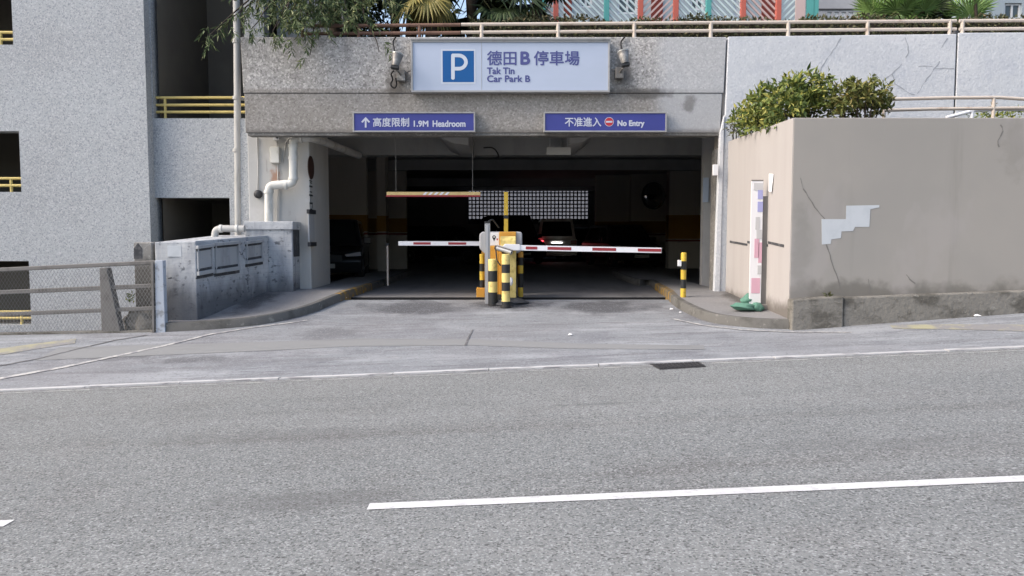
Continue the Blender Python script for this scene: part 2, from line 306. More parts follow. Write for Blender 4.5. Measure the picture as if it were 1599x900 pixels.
# ------------------------------------------------------------------ mesh helpers
class MB:
    def __init__(s): s.v = []; s.f = []; s.m = []
    def add(s, vs, fs, mi=0):
        o = len(s.v); s.v += [tuple(p) for p in vs]
        s.f += [tuple(i+o for i in f) for f in fs]; s.m += [mi]*len(fs); return s
    def box(s, x0, x1, y0, y1, z0, z1, mi=0, T=None):
        if x0 > x1: x0, x1 = x1, x0
        if y0 > y1: y0, y1 = y1, y0
        if z0 > z1: z0, z1 = z1, z0
        vs = [Vector((x, y, z)) for z in (z0, z1) for y in (y0, y1) for x in (x0, x1)]
        if T is not None: vs = [T @ p for p in vs]
        return s.add(vs, [(0,2,3,1),(4,5,7,6),(0,1,5,4),(2,6,7,3),(0,4,6,2),(1,3,7,5)], mi)
    def prism(s, pts, ext, mi=0):
        n = len(pts); e = Vector(ext); pts = [Vector(p) for p in pts]
        nrm = sum(((pts[i]-pts[0]).cross(pts[(i+1) % n]-pts[0]) for i in range(n)), Vector())
        if nrm.dot(e) > 0: pts = pts[::-1]
        vs = pts + [p+e for p in pts]
        fs = [tuple(range(n)), tuple(range(2*n-1, n-1, -1))] + [(i, i+n, (i+1) % n+n, (i+1) % n) for i in range(n)]
        return s.add(vs, fs, mi)
    def quad(s, a, b, c, d, mi=0): return s.add([a, b, c, d], [(0,1,2,3)], mi)
    def tube(s, path, r, n=12, mi=0, caps=True, radii=None):
        path = [Vector(p) for p in path]; k = len(path)
        tang = [(path[min(i+1, k-1)]-path[max(i-1, 0)]).normalized() for i in range(k)]
        up = Vector((0,0,1)) if abs(tang[0].z) < .9 else Vector((1,0,0))
        a = tang[0].cross(up).normalized(); vs = []
        for i in range(k):
            a = (a - tang[i]*a.dot(tang[i])).normalized(); b = tang[i].cross(a)
            rr = radii[i] if radii else r
            for j in range(n):
                t = 2*PI*j/n; vs.append(path[i] + (a*math.cos(t) + b*math.sin(t))*rr)
        fs = [(i*n+j, i*n+(j+1) % n, (i+1)*n+(j+1) % n, (i+1)*n+j) for i in range(k-1) for j in range(n)]
        if caps: fs += [tuple(range(n-1, -1, -1)), tuple(range((k-1)*n, k*n))]
        return s.add(vs, fs, mi)
    def cyl(s, p0, p1, r, n=16, mi=0, r1=None):
        return s.tube([p0, p1], r, n, mi, radii=[r, r if r1 is None else r1])
    def lathe(s, prof, n=20, mi=0, T=None):
        vs = []
        for (r, z) in prof:
            for j in range(n): vs.append(Vector((r*math.cos(2*PI*j/n), r*math.sin(2*PI*j/n), z)))
        if T is not None: vs = [T @ p for p in vs]
        k = len(prof)
        fs = [(i*n+j, i*n+(j+1) % n, (i+1)*n+(j+1) % n, (i+1)*n+j) for i in range(k-1) for j in range(n)]
        fs += [tuple(range(n-1, -1, -1)), tuple(range((k-1)*n, k*n))]
        return s.add(vs, fs, mi)
    def build(s, name, mats, parent=None, bevel=0, smooth=None, loc=None):
        me = bpy.data.meshes.new(name); me.from_pydata(s.v, [], s.f)
        for m_ in (mats if isinstance(mats, (list, tuple)) else [mats]): me.materials.append(M[m_] if isinstance(m_, str) else m_)
        me.polygons.foreach_set('material_index', s.m)
        if smooth:
            me.polygons.foreach_set('use_smooth', [True]*len(s.f)); me.set_sharp_from_angle(angle=R(smooth))
        me.update()
        o = bpy.data.objects.new(name, me); COL.objects.link(o)
        if parent is not None:
            o.parent = parent; o.matrix_parent_inverse = Matrix.Identity(4)
            if parent.parent is None and parent.type == 'EMPTY' and parent.get('_world'):
                o.location = -Vector(parent.location)
        if loc is not None: o.location = loc
        if bevel:
            b = o.modifiers.new('bevel', 'BEVEL'); b.width = bevel; b.segments = 2; b.limit_method = 'ANGLE'; b.angle_limit = R(40)
        return o
def tag(o, label=None, cat=None, group=None, kind=None):
    if label: o['label'] = label
    if cat: o['category'] = cat
    if group: o['group'] = group
    if kind: o['kind'] = kind
    return o
def struct(o): o['kind'] = 'structure'; return o
def thing(name, label, cat, loc=(0,0,0), group=None, world=True, rz=0):
    """An Empty at the thing's base; world=True: its parts are given in world coordinates."""
    o = bpy.data.objects.new(name, None); COL.objects.link(o); o.location = loc; o.rotation_euler = (0,0,rz)
    o.empty_display_size = .2
    if world: o['_world'] = 1
    return tag(o, label, cat, group)
def copy_tree(o, parent=None):
    c = o.copy(); COL.objects.link(c)
    if parent is not None: c.parent = parent
    for ch in list(o.children): copy_tree(ch, c)
    return c
def round_path(pts, rad, n=6):
    pts = [Vector(p) for p in pts]; out = [pts[0]]
    for i in range(1, len(pts)-1):
        a, b, c = pts[i-1], pts[i], pts[i+1]
        r1 = min(rad, (a-b).length*.45); r2 = min(rad, (c-b).length*.45)
        p0 = b + (a-b).normalized()*r1; p1 = b + (c-b).normalized()*r2
        for k in range(n+1):
            t = k/n; out.append(p0*(1-t)**2 + b*2*t*(1-t) + p1*t*t)
    out.append(pts[-1]); return out
def text_data(body, size, spacing=1):
    cu = bpy.data.curves.new('lettering', 'FONT'); cu.body = body; cu.size = size
    cu.space_character = spacing; cu.resolution_u = 6
    o = bpy.data.objects.new('lettering', cu); COL.objects.link(o)
    dg = bpy.context.evaluated_depsgraph_get(); dg.update()
    me = bpy.data.meshes.new_from_object(o.evaluated_get(dg)); bpy.data.objects.remove(o)
    vs = [v.co.copy() for v in me.vertices]; fs = [tuple(p.vertices) for p in me.polygons]
    bpy.data.meshes.remove(me); bpy.data.curves.remove(cu); return vs, fs
def put_text(mb, body, px0, px1, py0, py1, Y, mi=0, bold=0.0, spacing=1):
    """Lettering facing the road, filling the rectangle given in the plane at depth Y."""
    vs, fs = text_data(body, 1, spacing)
    xs = [v.x for v in vs]; ys = [v.y for v in vs]
    a, b = U(px0, py1, Y), U(px1, py0, Y)
    d = bold*(b.z-a.z)
    sx = (b.x-a.x-2*d)/(max(xs)-min(xs)); sz = (b.z-a.z-2*d)/(max(ys)-min(ys))
    offs = [(0,0)] + ([(d*math.cos(k*PI/4), d*math.sin(k*PI/4)) for k in range(8)] if bold else [])
    for k, (ox, oz) in enumerate(offs):
        mb.add([(a.x + d + ox + (v.x-min(xs))*sx, Y - .001 - .00025*k, a.z + d + oz + (v.y-min(ys))*sz) for v in vs], fs, mi)
def leaf(mb, p, d, L, w, mi=0, fold=.25):
    d = d.normalized(); up = Vector((random.uniform(-1,1), random.uniform(-1,1), random.uniform(-.2,1)))
    s = d.cross(up)
    if s.length < 1e-4: s = Vector((1,0,0))
    s.normalize(); n = s.cross(d)
    m = p + d*L*.45
    mb.add([p, m + s*w*.5 + n*w*fold, p + d*L, m - s*w*.5 + n*w*fold], [(0,1,2),(0,2,3)], mi)
def rnd(a, b): return random.uniform(a, b)
def rvec():
    while True:
        v = Vector((rnd(-1,1), rnd(-1,1), rnd(-1,1)))
        if .05 < v.length < 1: return v.normalized()
def wallholes(mb, x0, x1, z0, z1, Y, thick, holes, mi=0, mr=0):
    """A wall in the XZ plane, front at Y, with rectangular openings and their reveals."""
    xs = sorted({x0, x1, *[h[0] for h in holes], *[h[1] for h in holes]}); xs = [x for x in xs if x0 <= x <= x1]
    zs = sorted({z0, z1, *[h[2] for h in holes], *[h[3] for h in holes]}); zs = [z for z in zs if z0 <= z <= z1]
    for i in range(len(xs)-1):
        for j in range(len(zs)-1):
            cx, cz = (xs[i]+xs[i+1])/2, (zs[j]+zs[j+1])/2
            if any(h[0] < cx < h[1] and h[2] < cz < h[3] for h in holes): continue
            a, b, c, d = xs[i], xs[i+1], zs[j], zs[j+1]
            mb.quad((a,Y,c),(b,Y,c),(b,Y,d),(a,Y,d), mi); Y2 = Y+thick
            mb.quad((b,Y2,c),(a,Y2,c),(a,Y2,d),(b,Y2,d), mr)
    for (a, b, c, d) in holes:
        a, b, c, d = max(a,x0), min(b,x1), max(c,z0), min(d,z1); Y2 = Y+thick
        mb.quad((a,Y,c),(a,Y,d),(a,Y2,d),(a,Y2,c), mi); mb.quad((b,Y,d),(b,Y,c),(b,Y2,c),(b,Y2,d), mi)
        mb.quad((a,Y,c),(a,Y2,c),(b,Y2,c),(b,Y,c), mi); mb.quad((a,Y,d),(b,Y,d),(b,Y2,d),(a,Y2,d), mi)
    Y2 = Y+thick
    mb.quad((x0,Y,z0),(x0,Y2,z0),(x0,Y2,z1),(x0,Y,z1), mi); mb.quad((x1,Y2,z0),(x1,Y,z0),(x1,Y,z1),(x1,Y2,z1), mi)
    mb.quad((x0,Y,z1),(x0,Y2,z1),(x1,Y2,z1),(x1,Y,z1), mi)

# ================================================================== GROUND
def sheet(name, x0, x1, y0, y1, m_, dz=0, nx=40, ny=20, edge=None):
    mb = MB(); vs = []
    for j in range(ny+1):
        for i in range(nx+1):
            x = x0+(x1-x0)*i/nx; y = y0+(y1-y0)*j/ny; vs.append((x, y, ground(x, y)+dz))
    mb.add(vs, [(j*(nx+1)+i, j*(nx+1)+i+1, (j+1)*(nx+1)+i+1, (j+1)*(nx+1)+i) for j in range(ny) for i in range(nx)])
    return struct(mb.build(name, m_))
def ribbon(name, line, width, m_, dz=.004, step=.12):
    """A flat strip on the ground along a polyline (list of world xy), width across."""
    pts = [Vector((p[0], p[1])) for p in line]; den = []
    for a, b in zip(pts, pts[1:]):
        n = max(1, int((b-a).length/step)); den += [a.lerp(b, k/n) for k in range(n)]
    den.append(pts[-1]); mb = MB(); vs = []
    for i, p in enumerate(den):
        t = (den[min(i+1, len(den)-1)] - den[max(i-1, 0)]).normalized(); n = Vector((-t.y, t.x))
        w = width[0] + (width[1]-width[0])*i/(len(den)-1) if isinstance(width, tuple) else width
        for s in (-.5, 0, .5):
            q = p + n*w*s; vs.append((q.x, q.y, ground(q.x, q.y)+dz))
    mb.add(vs, [f for i in range(len(den)-1) for f in ((3*i,3*i+3,3*i+4,3*i+1),(3*i+1,3*i+4,3*i+5,3*i+2))])
    return struct(mb.build(name, m_))

mb = MB(); mb.quad((-300,-300,-3.4),(300,-300,-3.4),(300,300,-3.4),(-300,300,-3.4)); struct(mb.build('ground', 'yard'))
sheet('road', -45, 45, -16, KERB_Y-.06, 'asphalt', 0, 2, 2)
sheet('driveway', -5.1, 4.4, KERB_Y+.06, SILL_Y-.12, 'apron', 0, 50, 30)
sheet('footpath', -45, -5.1, KERB_Y+.06, 11.42, 'apron', 0, 60, 12)
sheet('footpath', 4.4, 45, KERB_Y+.06, 10.75, 'apron', 0, 80, 12)
# white painted flush kerb in stones along the road
xk = -45.0; n = 0
kmb = MB()
while xk < 45:
    ln = 1.22*rnd(.75, 1.1) if -9 < xk < 9 else 4
    g = rnd(.004, .012); dzk = rnd(.0, .008) + .008
    a, b = xk+g, xk+ln-g
    y0, y1 = KERB_Y-.045+rnd(-.012,.012), KERB_Y+.06+rnd(-.004,.004)
    pts = []
    for zz in (-.15, dzk):
        for (x, y) in ((a,y0),(b,y0),(b,y1),(a,y1)): pts.append((x, y, ground(x, KERB_Y)+zz))
    kmb.add(pts, [(0,1,5,4),(1,2,6,5),(2,3,7,6),(3,0,4,7),(4,5,6,7)], 0)
    xk += ln
struct(kmb.build('road_kerb', 'kerb_white'))
mb = MB(); mb.quad(*[(x, y, ground(x, KERB_Y)-.01) for x, y in ((-45,KERB_Y-.062),(45,KERB_Y-.062),(45,KERB_Y+.062),(-45,KERB_Y+.062))]); struct(mb.build('kerb_bed', 'grime'))
# faded channel line beside the kerb
ribbon('channel_line', [(-45, KERB_Y-.2), (-3, KERB_Y-.2), (1.2, KERB_Y-.19), (5, KERB_Y-.2), (45, KERB_Y-.2)], .03, 'line_faded', .004, 1)
# centre line dashes
a = G(575, 792); b = G(1599, 750)
ribbon('lane_marking', [(a.x, a.y), (a.x+6.2, a.y+.02)], .105, 'line_white', .004, 2)
c = G(14, 818)
ribbon('lane_marking', [(c.x-3.4, c.y), (c.x, c.y)], .105, 'line_white', .004, 2)
# reinstated trench strip and faded lines on the driveway
tp = [G(75, 553), G(250, 547), G(420, 541), G(560, 535), G(740, 535), G(900, 541), G(1100, 543)]
ribbon('trench_patch', [(p.x, p.y) for p in tp], (.55, .22), 'patch', .004)
lp = [G(-60, 603), G(0, 592), G(100, 574), G(200, 553), G(260, 540), G(330, 522.5), G(400, 511.5), G(440, 506.5), G(480, 501)]
ribbon('edge_line', [(p.x, p.y) for p in lp], (.09, .045), 'line_faded', .008)
lp = [G(1052, 499), G(1100, 509), G(1160, 516), G(1232, 519), G(1330, 520)]
ribbon('edge_line', [(p.x, p.y) for p in lp], .05, 'line_faded', .008)
lp = [G(-80, 590), G(0, 572), G(60, 561), G(120, 546), G(180, 532), G(230, 524)]
ribbon('footpath_joint', [(p.x, p.y) for p in lp], .03, 'joint_grey', .008)
lp = [G(727, 540), G(732, 527), G(738, 516)]
ribbon('joint_gap', [(p.x, p.y) for p in lp], (.03, .015), 'joint_grey', .009)
lp = [G(-90, 562), G(0, 550), G(60, 541), G(118, 533)]
ribbon('tactile_paving', [(p.x, p.y) for p in lp], (.42, .25), 'tactile', .005)
lp = [G(1392, 511), G(1480, 511), G(1599, 513), G(1800, 515)]
ribbon('tactile_paving', [(p.x, p.y) for p in lp], (.22, .4), 'tactile', .005)
# garage floor, drain slot at the entrance
mb = MB(); mb.quad((-4.6,SILL_Y+.25,0),(12,SILL_Y+.25,0),(12,17.2,0),(-4.6,17.2,0)); mb.quad((-12,17.2,0),(12,17.2,0),(12,42,0),(-12,42,0)); struct(mb.build('garage_floor', 'garage_floor'))
mb = MB(); mb.quad((-5,SILL_Y-.13,-.16),(5,SILL_Y-.13,-.16),(5,SILL_Y+.26,-.16),(-5,SILL_Y+.26,-.16)); mb.quad((-5,SILL_Y+.251,-.16),(5,SILL_Y+.251,-.16),(5,SILL_Y+.251,-.001),(-5,SILL_Y+.251,-.001)); mb.quad((-5,SILL_Y-.121,-.16),(5,SILL_Y-.121,-.16),(5,SILL_Y-.121,-.03),(-5,SILL_Y-.121,-.03)); struct(mb.build('drain_bed', 'black_gap'))
dg_ = thing('drain_channel', 'black slotted drain channel crossing the full width of the garage entrance', 'drain', (0, SILL_Y, -.02))
mb = MB()
for yy in (-.115, -.03, .06, .15, .235): mb.box(-2.8, 2.6, SILL_Y+yy-.008, SILL_Y+yy+.008, -.05, -.014)
mb.build('grate_bars', 'black_gap', dg_)
mb = MB(); mb.quad((-14,42,-.02),(14,42,-.02),(14,56,-.02),(-14,56,-.02)); struct(mb.build('rear_yard_ground', 'footpath'))

# kerbed pavements either side of the entrance
def pavement(kline, inner, split, side):
    K = [Vector((p.x, p.y)) for p in kline]; n = len(K)
    def nrm(i):
        t = (K[min(i+1, n-1)]-K[max(i-1, 0)]).normalized(); return Vector((-t.y, t.x))*side
    H = .13
    def strip(i0, i1, m_):
        mb = MB(); vs = []
        for i in range(i0, i1+1):
            p = K[i]; q = p + nrm(i)*.12; o = p + nrm(i)*.012
            vs += [(p.x, p.y, ground(p.x, p.y)-.05), (o.x, o.y, ground(p.x, p.y)+H-.015), ((o+nrm(i)*.015).x, (o+nrm(i)*.015).y, ground(p.x, p.y)+H+.004), (q.x, q.y, ground(p.x, p.y)+H+.004)]
        mb.add(vs, [((4*i+k), (4*i+4+k), (4*i+5+k), (4*i+1+k)) for i in range(i1-i0) for k in range(3)])
        return struct(mb.build('kerb', m_, smooth=50))
    strip(0, split, 'kerb'); strip(split, split+7, 'kerb_yellow'); strip(split+7, n-1, 'kerb')
    mb = MB(); vs = []; rows = 6
    for i in range(n):
        p = K[i] + nrm(i)*.118; q = Vector(inner[i])
        for k in range(rows+1):
            r = p.lerp(q, k/rows); vs.append((r.x, r.y, ground(K[i].x, K[i].y)+H + (ground(r.x, r.y)-ground(K[i].x, K[i].y))*k/rows))
    mb.add(vs, [(i*(rows+1)+k, (i+1)*(rows+1)+k, (i+1)*(rows+1)+k+1, i*(rows+1)+k+1) for i in range(n-1) for k in range(rows)])
    struct(mb.build('pavement', 'platform', smooth=60))
def spline(pts, n):
    out = []
    P = [pts[0]] + pts + [pts[-1]]
    for i in range(1, len(P)-2):
        for k in range(n):
            t = k/n; a, b, c, d = P[i-1], P[i], P[i+1], P[i+2]
            out.append(.5*((2*b) + (c-a)*t + (2*a-5*b+4*c-d)*t*t + (3*b-a-3*c+d)*t**3))
    out.append(pts[-1]); return out
KL = [G(x, y) for x, y in ((256,519),(330,515),(400,508.5),(450,499.5),(490,488.5),(520,476),(545,465.5),(575,455.5),(598,447))] + [Vector((-2.75,17,0)), Vector((-2.8,21,0))]
IL = [Vector(p) for p in ((-5.25,11.9,0),(-4.95,12.2,0),(-4.7,12.5,0),(-4.6,12.9,0),(-4.5,13.4,0),(-4.4,13.7,0),(-4.2,14,0),(-3.9,14.8,0),(-3.8,15.2,0),(-3.75,17,0),(-3.75,21,0))]
pavement(spline(KL, 4), spline(IL, 4), 22, 1)
KR = [G(x, y) for x, y in ((1232,514.5),(1170,512),(1110,504),(1075,491),(1050,476),(1037,463),(1022,453),(1012,446))] + [Vector((2.72,17,0)), Vector((2.75,21,0))]
IR = [Vector(p) for p in ((3.95,10.75,0),(3.95,11,0),(3.95,11.6,0),(3.9,12.2,0),(3.85,12.8,0),(3.8,13.4,0),(3.75,14,0),(3.7,15,0),(3.7,17,0),(3.7,21,0))]
pavement(spline(KR, 4), spline(IR, 4), 17, -1)

# road gully grate by the kerb
gr = thing('gully_grate', 'dark cast iron gully grate set in the road at the kerb', 'drain grate', (1.75, 8.7, -.405), world=False)
P4 = [G(1015, 569.5), G(1092, 566), G(1103, 573.5), G(1031, 578)]
mb = MB(); mb.prism([(p.x-1.75, p.y-8.7, ground(p.x, p.y)+.405+.006) for p in P4], (0,0,-.03)); mb.build('frame', 'cover_dark', gr)
mb = MB()
for k in range(12):
    t = .05 + .9*k/11; a = P4[0].lerp(P4[1], t); b = P4[3].lerp(P4[2], t); a2 = a.lerp(b, .1); b2 = a.lerp(b, .9)
    mb.box(-.016, .016, 0, (b2-a2).length, 0, .008, T=Matrix.Translation((a2.x-1.75, a2.y-8.7, ground(a2.x,a2.y)+.405+.0065)) @ Matrix.Rotation(math.atan2(-(b2-a2).x, (b2-a2).y), 4, 'Z'))
mb.build('grate_bars', 'cover_dark', gr)

# ================================================================== LEFT PARKING TOWER
TY = 14.3; TB = 14.52
tower = thing('parking_tower', 'white pebble-dashed parking tower with dark open storeys left of the entrance', 'building', (-8, TY, -3.4))
xr = U(230, 200, TY).x
def hz(py, Y): return U(0, py, Y).z
holes = []
xh0 = -12.6
ho = [(22, -60, 70), (25, 205, 300), (32, 408, 508)]
mb = MB()
HA = [(xh0, U(px, 100, TY).x, hz(b, TY), hz(a, TY)) for px, a, b in ho]
wallholes(mb, -30, xr, -3.5, 13, TY, .3, HA, 0, 1)
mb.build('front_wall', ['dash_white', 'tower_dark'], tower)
xl2, xr2 = xr, U(386, 200, TB).x
HB = [(U(237.5, 100, TB).x, U(382, 100, TB).x, hz(185, TB), 9.5), (U(242, 340, TB).x, U(359, 340, TB).x, hz(385, TB), hz(309, TB))]
mb = MB(); wallholes(mb, xr-.02, xr2+.35, -3.5, 13, TB, .3, HB, 0, 1)
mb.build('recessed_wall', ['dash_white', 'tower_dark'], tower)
mb = MB()   # dark decks and walls behind the openings
mb.quad((-30,17,-3.4),(-4.7,17,-3.4),(-4.7,17,13),(-30,17,13))
mb.quad((xr2+.3,TB+.31,-3.4),(xr2+.3,17,-3.4),(xr2+.3,17,13),(xr2+.3,TB+.31,13))
for z in [hz(185,TB)-.02, 9.52, hz(309,TB)+.02, hz(385,TB)-.6]: mb.box(xr+.2, xr2+.3, TB+.31, 17, z, z+.02)
for (a, b, c, d) in HA: mb.box(-30, xr, TY+.31, 17, c-.06, c-.02)
mb.quad((xr+.1,TY+.31,-3.4),(xr+.1,17,-3.4),(xr+.1,17,13),(xr+.1,TY+.31,13))
mb.quad((-30,TY,13),(xr2+.35,TY,13),(xr2+.35,17,13),(-30,17,13))
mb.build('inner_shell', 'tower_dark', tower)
def tower_rail(x0, x1, zs, Y, posts, z0):
    mb = MB()
    for z in zs: mb.cyl((x0,Y,z), (x1,Y,z), .026, 10)
    for x in posts: mb.cyl((x,Y+.002,z0), (x,Y+.002,max(zs)), .026, 10)
    mb.build('railing', 'rail_yellow', tower, smooth=40)
tower_rail(HB[0][0]-.02, U(384,160,TB).x, [hz(y, TB+.1) for y in (152.5, 164, 175)], TB+.12, [U(257,160,TB+.1).x], hz(185,TB))
for (a, b, c, d), ys, pp in zip(HA, ((51,62),(279,290),(487,497)), (3, 9.5, 17)):
    zs = [hz(y, TY+.12) for y in ys]
    tower_rail(a, b+.03, zs, TY+.12, [U(pp, 100, TY+.12).x, U(pp, 100, TY+.12).x-1.4, U(pp, 100, TY+.12).x-2.8], c)
mb = MB()  # stair core wall rising behind the entrance roof
mb.box(xr2+.42, -3.25, 15.1, 17, 4.3, 13); mb.build('stair_core', 'dash_white', tower)

dp = thing('down_pipe', 'tall grey rainwater down pipe between the white tower and the entrance', 'pipe', (U(370,300,14.3).x, 14.3, -.4))
mb = MB(); mb.tube([U(367.5,-120,14.32), U(370,60,14.32), U(372,350,14.32), U(372.5,470,14.32)], .062, 14); mb.build('pipe', 'pvc_grey', dp, smooth=50)
for y in (65, 153, 235):
    p = U(370, y, 14.32); mb = MB(); mb.cyl((p.x,14.32,p.z-.03),(p.x,14.32,p.z+.03), .074, 14); mb.box(p.x-.1, p.x+.1, 14.36, 14.5, p.z-.02, p.z+.02); mb.build('clamp', 'pvc_grey', dp, smooth=40)

# ================================================================== ENTRANCE BUILDING
LZ0, LZ1 = U(800,207.5,SILL_Y).z, U(800,58,SILL_Y).z
lx0, lx1 = U(380,150,SILL_Y).x, U(1133,150,SILL_Y).x
ent = thing('car_park_entrance', 'grey pebble-dashed car park entrance with a wide dark vehicle opening', 'building', (0, SILL_Y, 0))
mb = MB()
zj = U(800,145.5,SILL_Y).z
mb.prism([(lx0,SILL_Y,zj),(lx1-.03,SILL_Y,zj),(lx1,SILL_Y,LZ1),(lx0-.03,SILL_Y,LZ1)], (0,.32,0))
mb.prism([(lx0+.02,SILL_Y+.012,LZ0),(lx1-.08,SILL_Y+.012,LZ0),(lx1-.05,SILL_Y+.012,zj-.006),(lx0+.01,SILL_Y+.012,zj-.006)], (0,.3,0))
mb.build('spandrel_beam', 'dash_grey', ent, bevel=.012)
mb = MB(); mb.box(lx0+.05, lx1-.1, SILL_Y+.03, SILL_Y+.28, LZ0-.045, LZ0-.001); mb.build('drip_edge', 'dash_dirty', ent)
PX0, PX1 = U(388,300,13.9).x, U(484,300,13.9).x
mb = MB(); mb.box(PX0, PX1, 13.9, 15.35, -.3, 3.6); mb.build('pillar', 'pillar', ent, bevel=.015)
mb = MB(); mb.box(PX0-.35, PX0-.002, 14.3, 15.3, -.3, hz(186, 14.3)); mb.build('return_wall', 'dash_white', ent)
mb = MB(); mb.prism([(3.50,13.28,-.1),(3.60,13.28,-.1),(3.63,13.28,LZ0+.3),(3.56,13.28,LZ0+.0)], (0,.12,0)); mb.build('jamb', 'wall_pale', ent, bevel=.01)
mb = MB(); mb.box(3.62, 3.90, 13.42, 13.9, -.2, 3.6); mb.build('pillar', 'inner_wall', ent, bevel=.01); mb = MB(); mb.box(3.535, 3.615, 13.45, 13.75, .05, 2.6); mb.build('pillar', 'dash_dirty', ent, bevel=.01)
# ceiling, beams
mb = MB(); mb.box(-4.62, 12, SILL_Y+.33, 17.2, 3.55, 3.7); mb.box(-12, 12, 17.2, 42, 3.55, 3.7); mb.build('ceiling', 'ceil', ent)
for Y, z0, w in ((17, 2.86, .45), (25, 3.22, .4), (33, 3.22, .4)):
    mb = MB(); mb.box(-4.6 if Y == 17 else -12, 12, Y, Y+w, z0, 3.549); mb.build('cross_beam', 'beam' if Y == 17 else 'ceil', ent)
for pts in (((662,208),(738,208),(738,241),(716,238),(700,231)), ((880,208),(932,208),(920,220),(900,236),(880,240))):
    mb = MB(); q = [U(x, y, 16.2) for x, y in pts]
    zt = 3.545
    poly = [(p.x, 14.6, min(zt, p.z) if i > 1 else zt) for i, p in enumerate(q)]
    mb.prism(poly, (0, 2.39, 0)); mb.build('haunch', 'beam', ent)
# inner walls with a painted orange dado band
def dado(name, x0, x1, Y, thick=.25, z1=3.54, band=(1.22, 1.68)):
    mb = MB(); mb.box(x0, x1, Y, Y+thick, 0, z1, 0)
    mb.box(x0-.001, x1+.001, Y-.004, Y+thick+.004, band[0], band[1], 1)
    mb.box(x0-.002, x1+.002, Y-.005, Y+thick+.005, band[0]-.09, band[0]-.03, 2)
    mb.build(name, ['inner_wall', 'inner_orange', 'inner_red'], ent)
dado('inner_wall', -12, U(572,300,21.5).x, 21.5)
dado('inner_wall', U(592,300,25.6).x-.6, U(634,300,25.6).x, 25.6)
dado('column', U(573,300,21).x+.02, U(589,300,21).x, 22.4, .5)
dado('inner_wall', U(930,300,31).x, U(1000,300,31).x+.2, 31)
dado('inner_wall', U(985,300,30.4).x, 12, 30.4)
dado('column', U(1045,300,26).x, 12, 26, .5, band=(1.0, 1.8))
for bb in ((-12.2,-12,17.36,42.2,0,3.7), (12,12.2,SILL_Y+.3,42.2,0,3.7), (-4.64,-4.5,15.36,17.2,0,3.55), (-12,-4.5,17.2,17.35,0,3.55), (3.74,12,15.1,15.3,0,3.55)):
    mb = MB(); mb.box(*bb); mb.build('side_wall', 'ceil', ent)
# back wall with an open lattice screen
bx0, bx1, bz0, bz1 = U(731,320,42).x, U(918,320,42).x, U(800,350,42).z, U(800,297,42).z
mb = MB(); wallholes(mb, -12, 12, 0, 3.9, 42, .15, [(bx0,bx1,bz0,bz1)]); mb.build('back_wall', 'ceil', ent)
mb = MB(); k = 0; x = bx0; st = .205
while x < bx1:
    w = .033 if k % 4 else .035
    mb.box(x-w, x+w, 42.02, 42.1, bz0, bz1, 0 if k % 4 else 1); x += st; k += 1
k = 0; z = bz0+.25
mb.box(bx0, bx1, 42.015, 42.11, bz0, bz0+.25, 1)
while z < bz1-.15:
    w = .033 if k % 4 else .035; mb.box(bx0, bx1, 42.03, 42.09, z-w, z+w, 0 if k % 4 else 1); z += st; k += 1
mb.build('lattice_screen', ['black_gap', 'far_wall'], ent)  # dark bars carry their backlit shade in the colour
# hung pipes and conduits inside stay with the building
mb = MB(); mb.tube(round_path([U(755,231,16.8), U(770,230,16.8), U(778,240,16.8), U(779,250,16.8)], .2, 5), .015, 8); mb.build('conduit', 'cable', ent)
tag(MB().box(-14,14,50,50.4,-.02,6.5).build('rear_boundary_wall', 'far_wall'), 'pale wall seen through the lattice screen at the back of the garage', 'wall')

# upper deck over the garage
mb = MB(); mb.box(lx0, 60, SILL_Y+.33, 42, 3.71, 4.40); struct(mb.build('deck_ground', 'soil'))

# ================================================================== RIGHT: pale retaining wall
rw = thing('retaining_wall', 'pale blue-white cracked retaining wall above the beige planter', 'wall', (6, 13.3, 0))
def rwY(x): return 13.31 - .02*(x-3.7)
segs = [(U(1137,100,13.3).x, U(1494,100,13.2).x), (U(1496.5,100,13.2).x, 30)]
for i, (a, b) in enumerate(segs):
    za, zb = U(1137,57,13.3).z, U(1599,51.5,13.2).z
    f = lambda x: za + (zb-za)*min(1, (x-a)/5.2) if i == 0 else zb + .01
    mb = MB(); low = a if i else a-.12
    ys = rwY(a), rwY(b)
    v = [(low,ys[0],-1),(b,ys[1],-1),(b,ys[1],f(b)),(a,ys[0],f(a))]
    mb.prism(v, (0,.33,0)); mb.build('wall_panel', 'wall_pale', rw, bevel=.012)
mb = MB(); mb.box(segs[0][1]-.01, segs[1][0]+.01, 13.25, 13.4, -1, 4.55); mb.build('joint', 'grime', rw)
def cracks(name, lines, Y, w, m_, parent):
    mb = MB()
    for ln in lines:
        pts = []
        for (x0, y0), (x1, y1) in zip(ln, ln[1:]):
            n = max(2, int(math.hypot(x1-x0, y1-y0)/7))
            for k in range(n):
                t = k/n; pts.append((x0+(x1-x0)*t + (rnd(-1,1) if k else 0), y0+(y1-y0)*t + (rnd(-1,1) if k else 0)))
        pts.append(ln[-1]); W = []
        for q in pts:
            yy = Y(U(*q, 13.2).x) if callable(Y) else Y
            W.append(U(q[0], q[1], yy))
        for i, (p, q) in enumerate(zip(W, W[1:])):
            d = (q-p).normalized(); s = Vector((-d.z, 0, d.x))*w*.5*rnd(.3, 1.5); e = Vector((0,-.003,0))
            mb.quad(p-s+e, q-s+e, q+s+e, p+s+e)
    return mb.build(name, m_, parent)
cracks('cracks', [[(1313,60),(1297,85),(1283,105),(1279,125)], [(1413,58),(1418,72),(1419,82),(1414,90)], [(1408,100),(1393,116),(1376,130)], [(1393,116),(1397,131),(1420,146),(1428,148)],
    [(1432,147),(1448,122),(1462,104),(1467,96)], [(1460,107.5),(1490,107.5)], [(1434,104),(1456,104)], [(1480,60),(1470,75)]], lambda x: rwY(x), .014, 'crack_blue', rw)

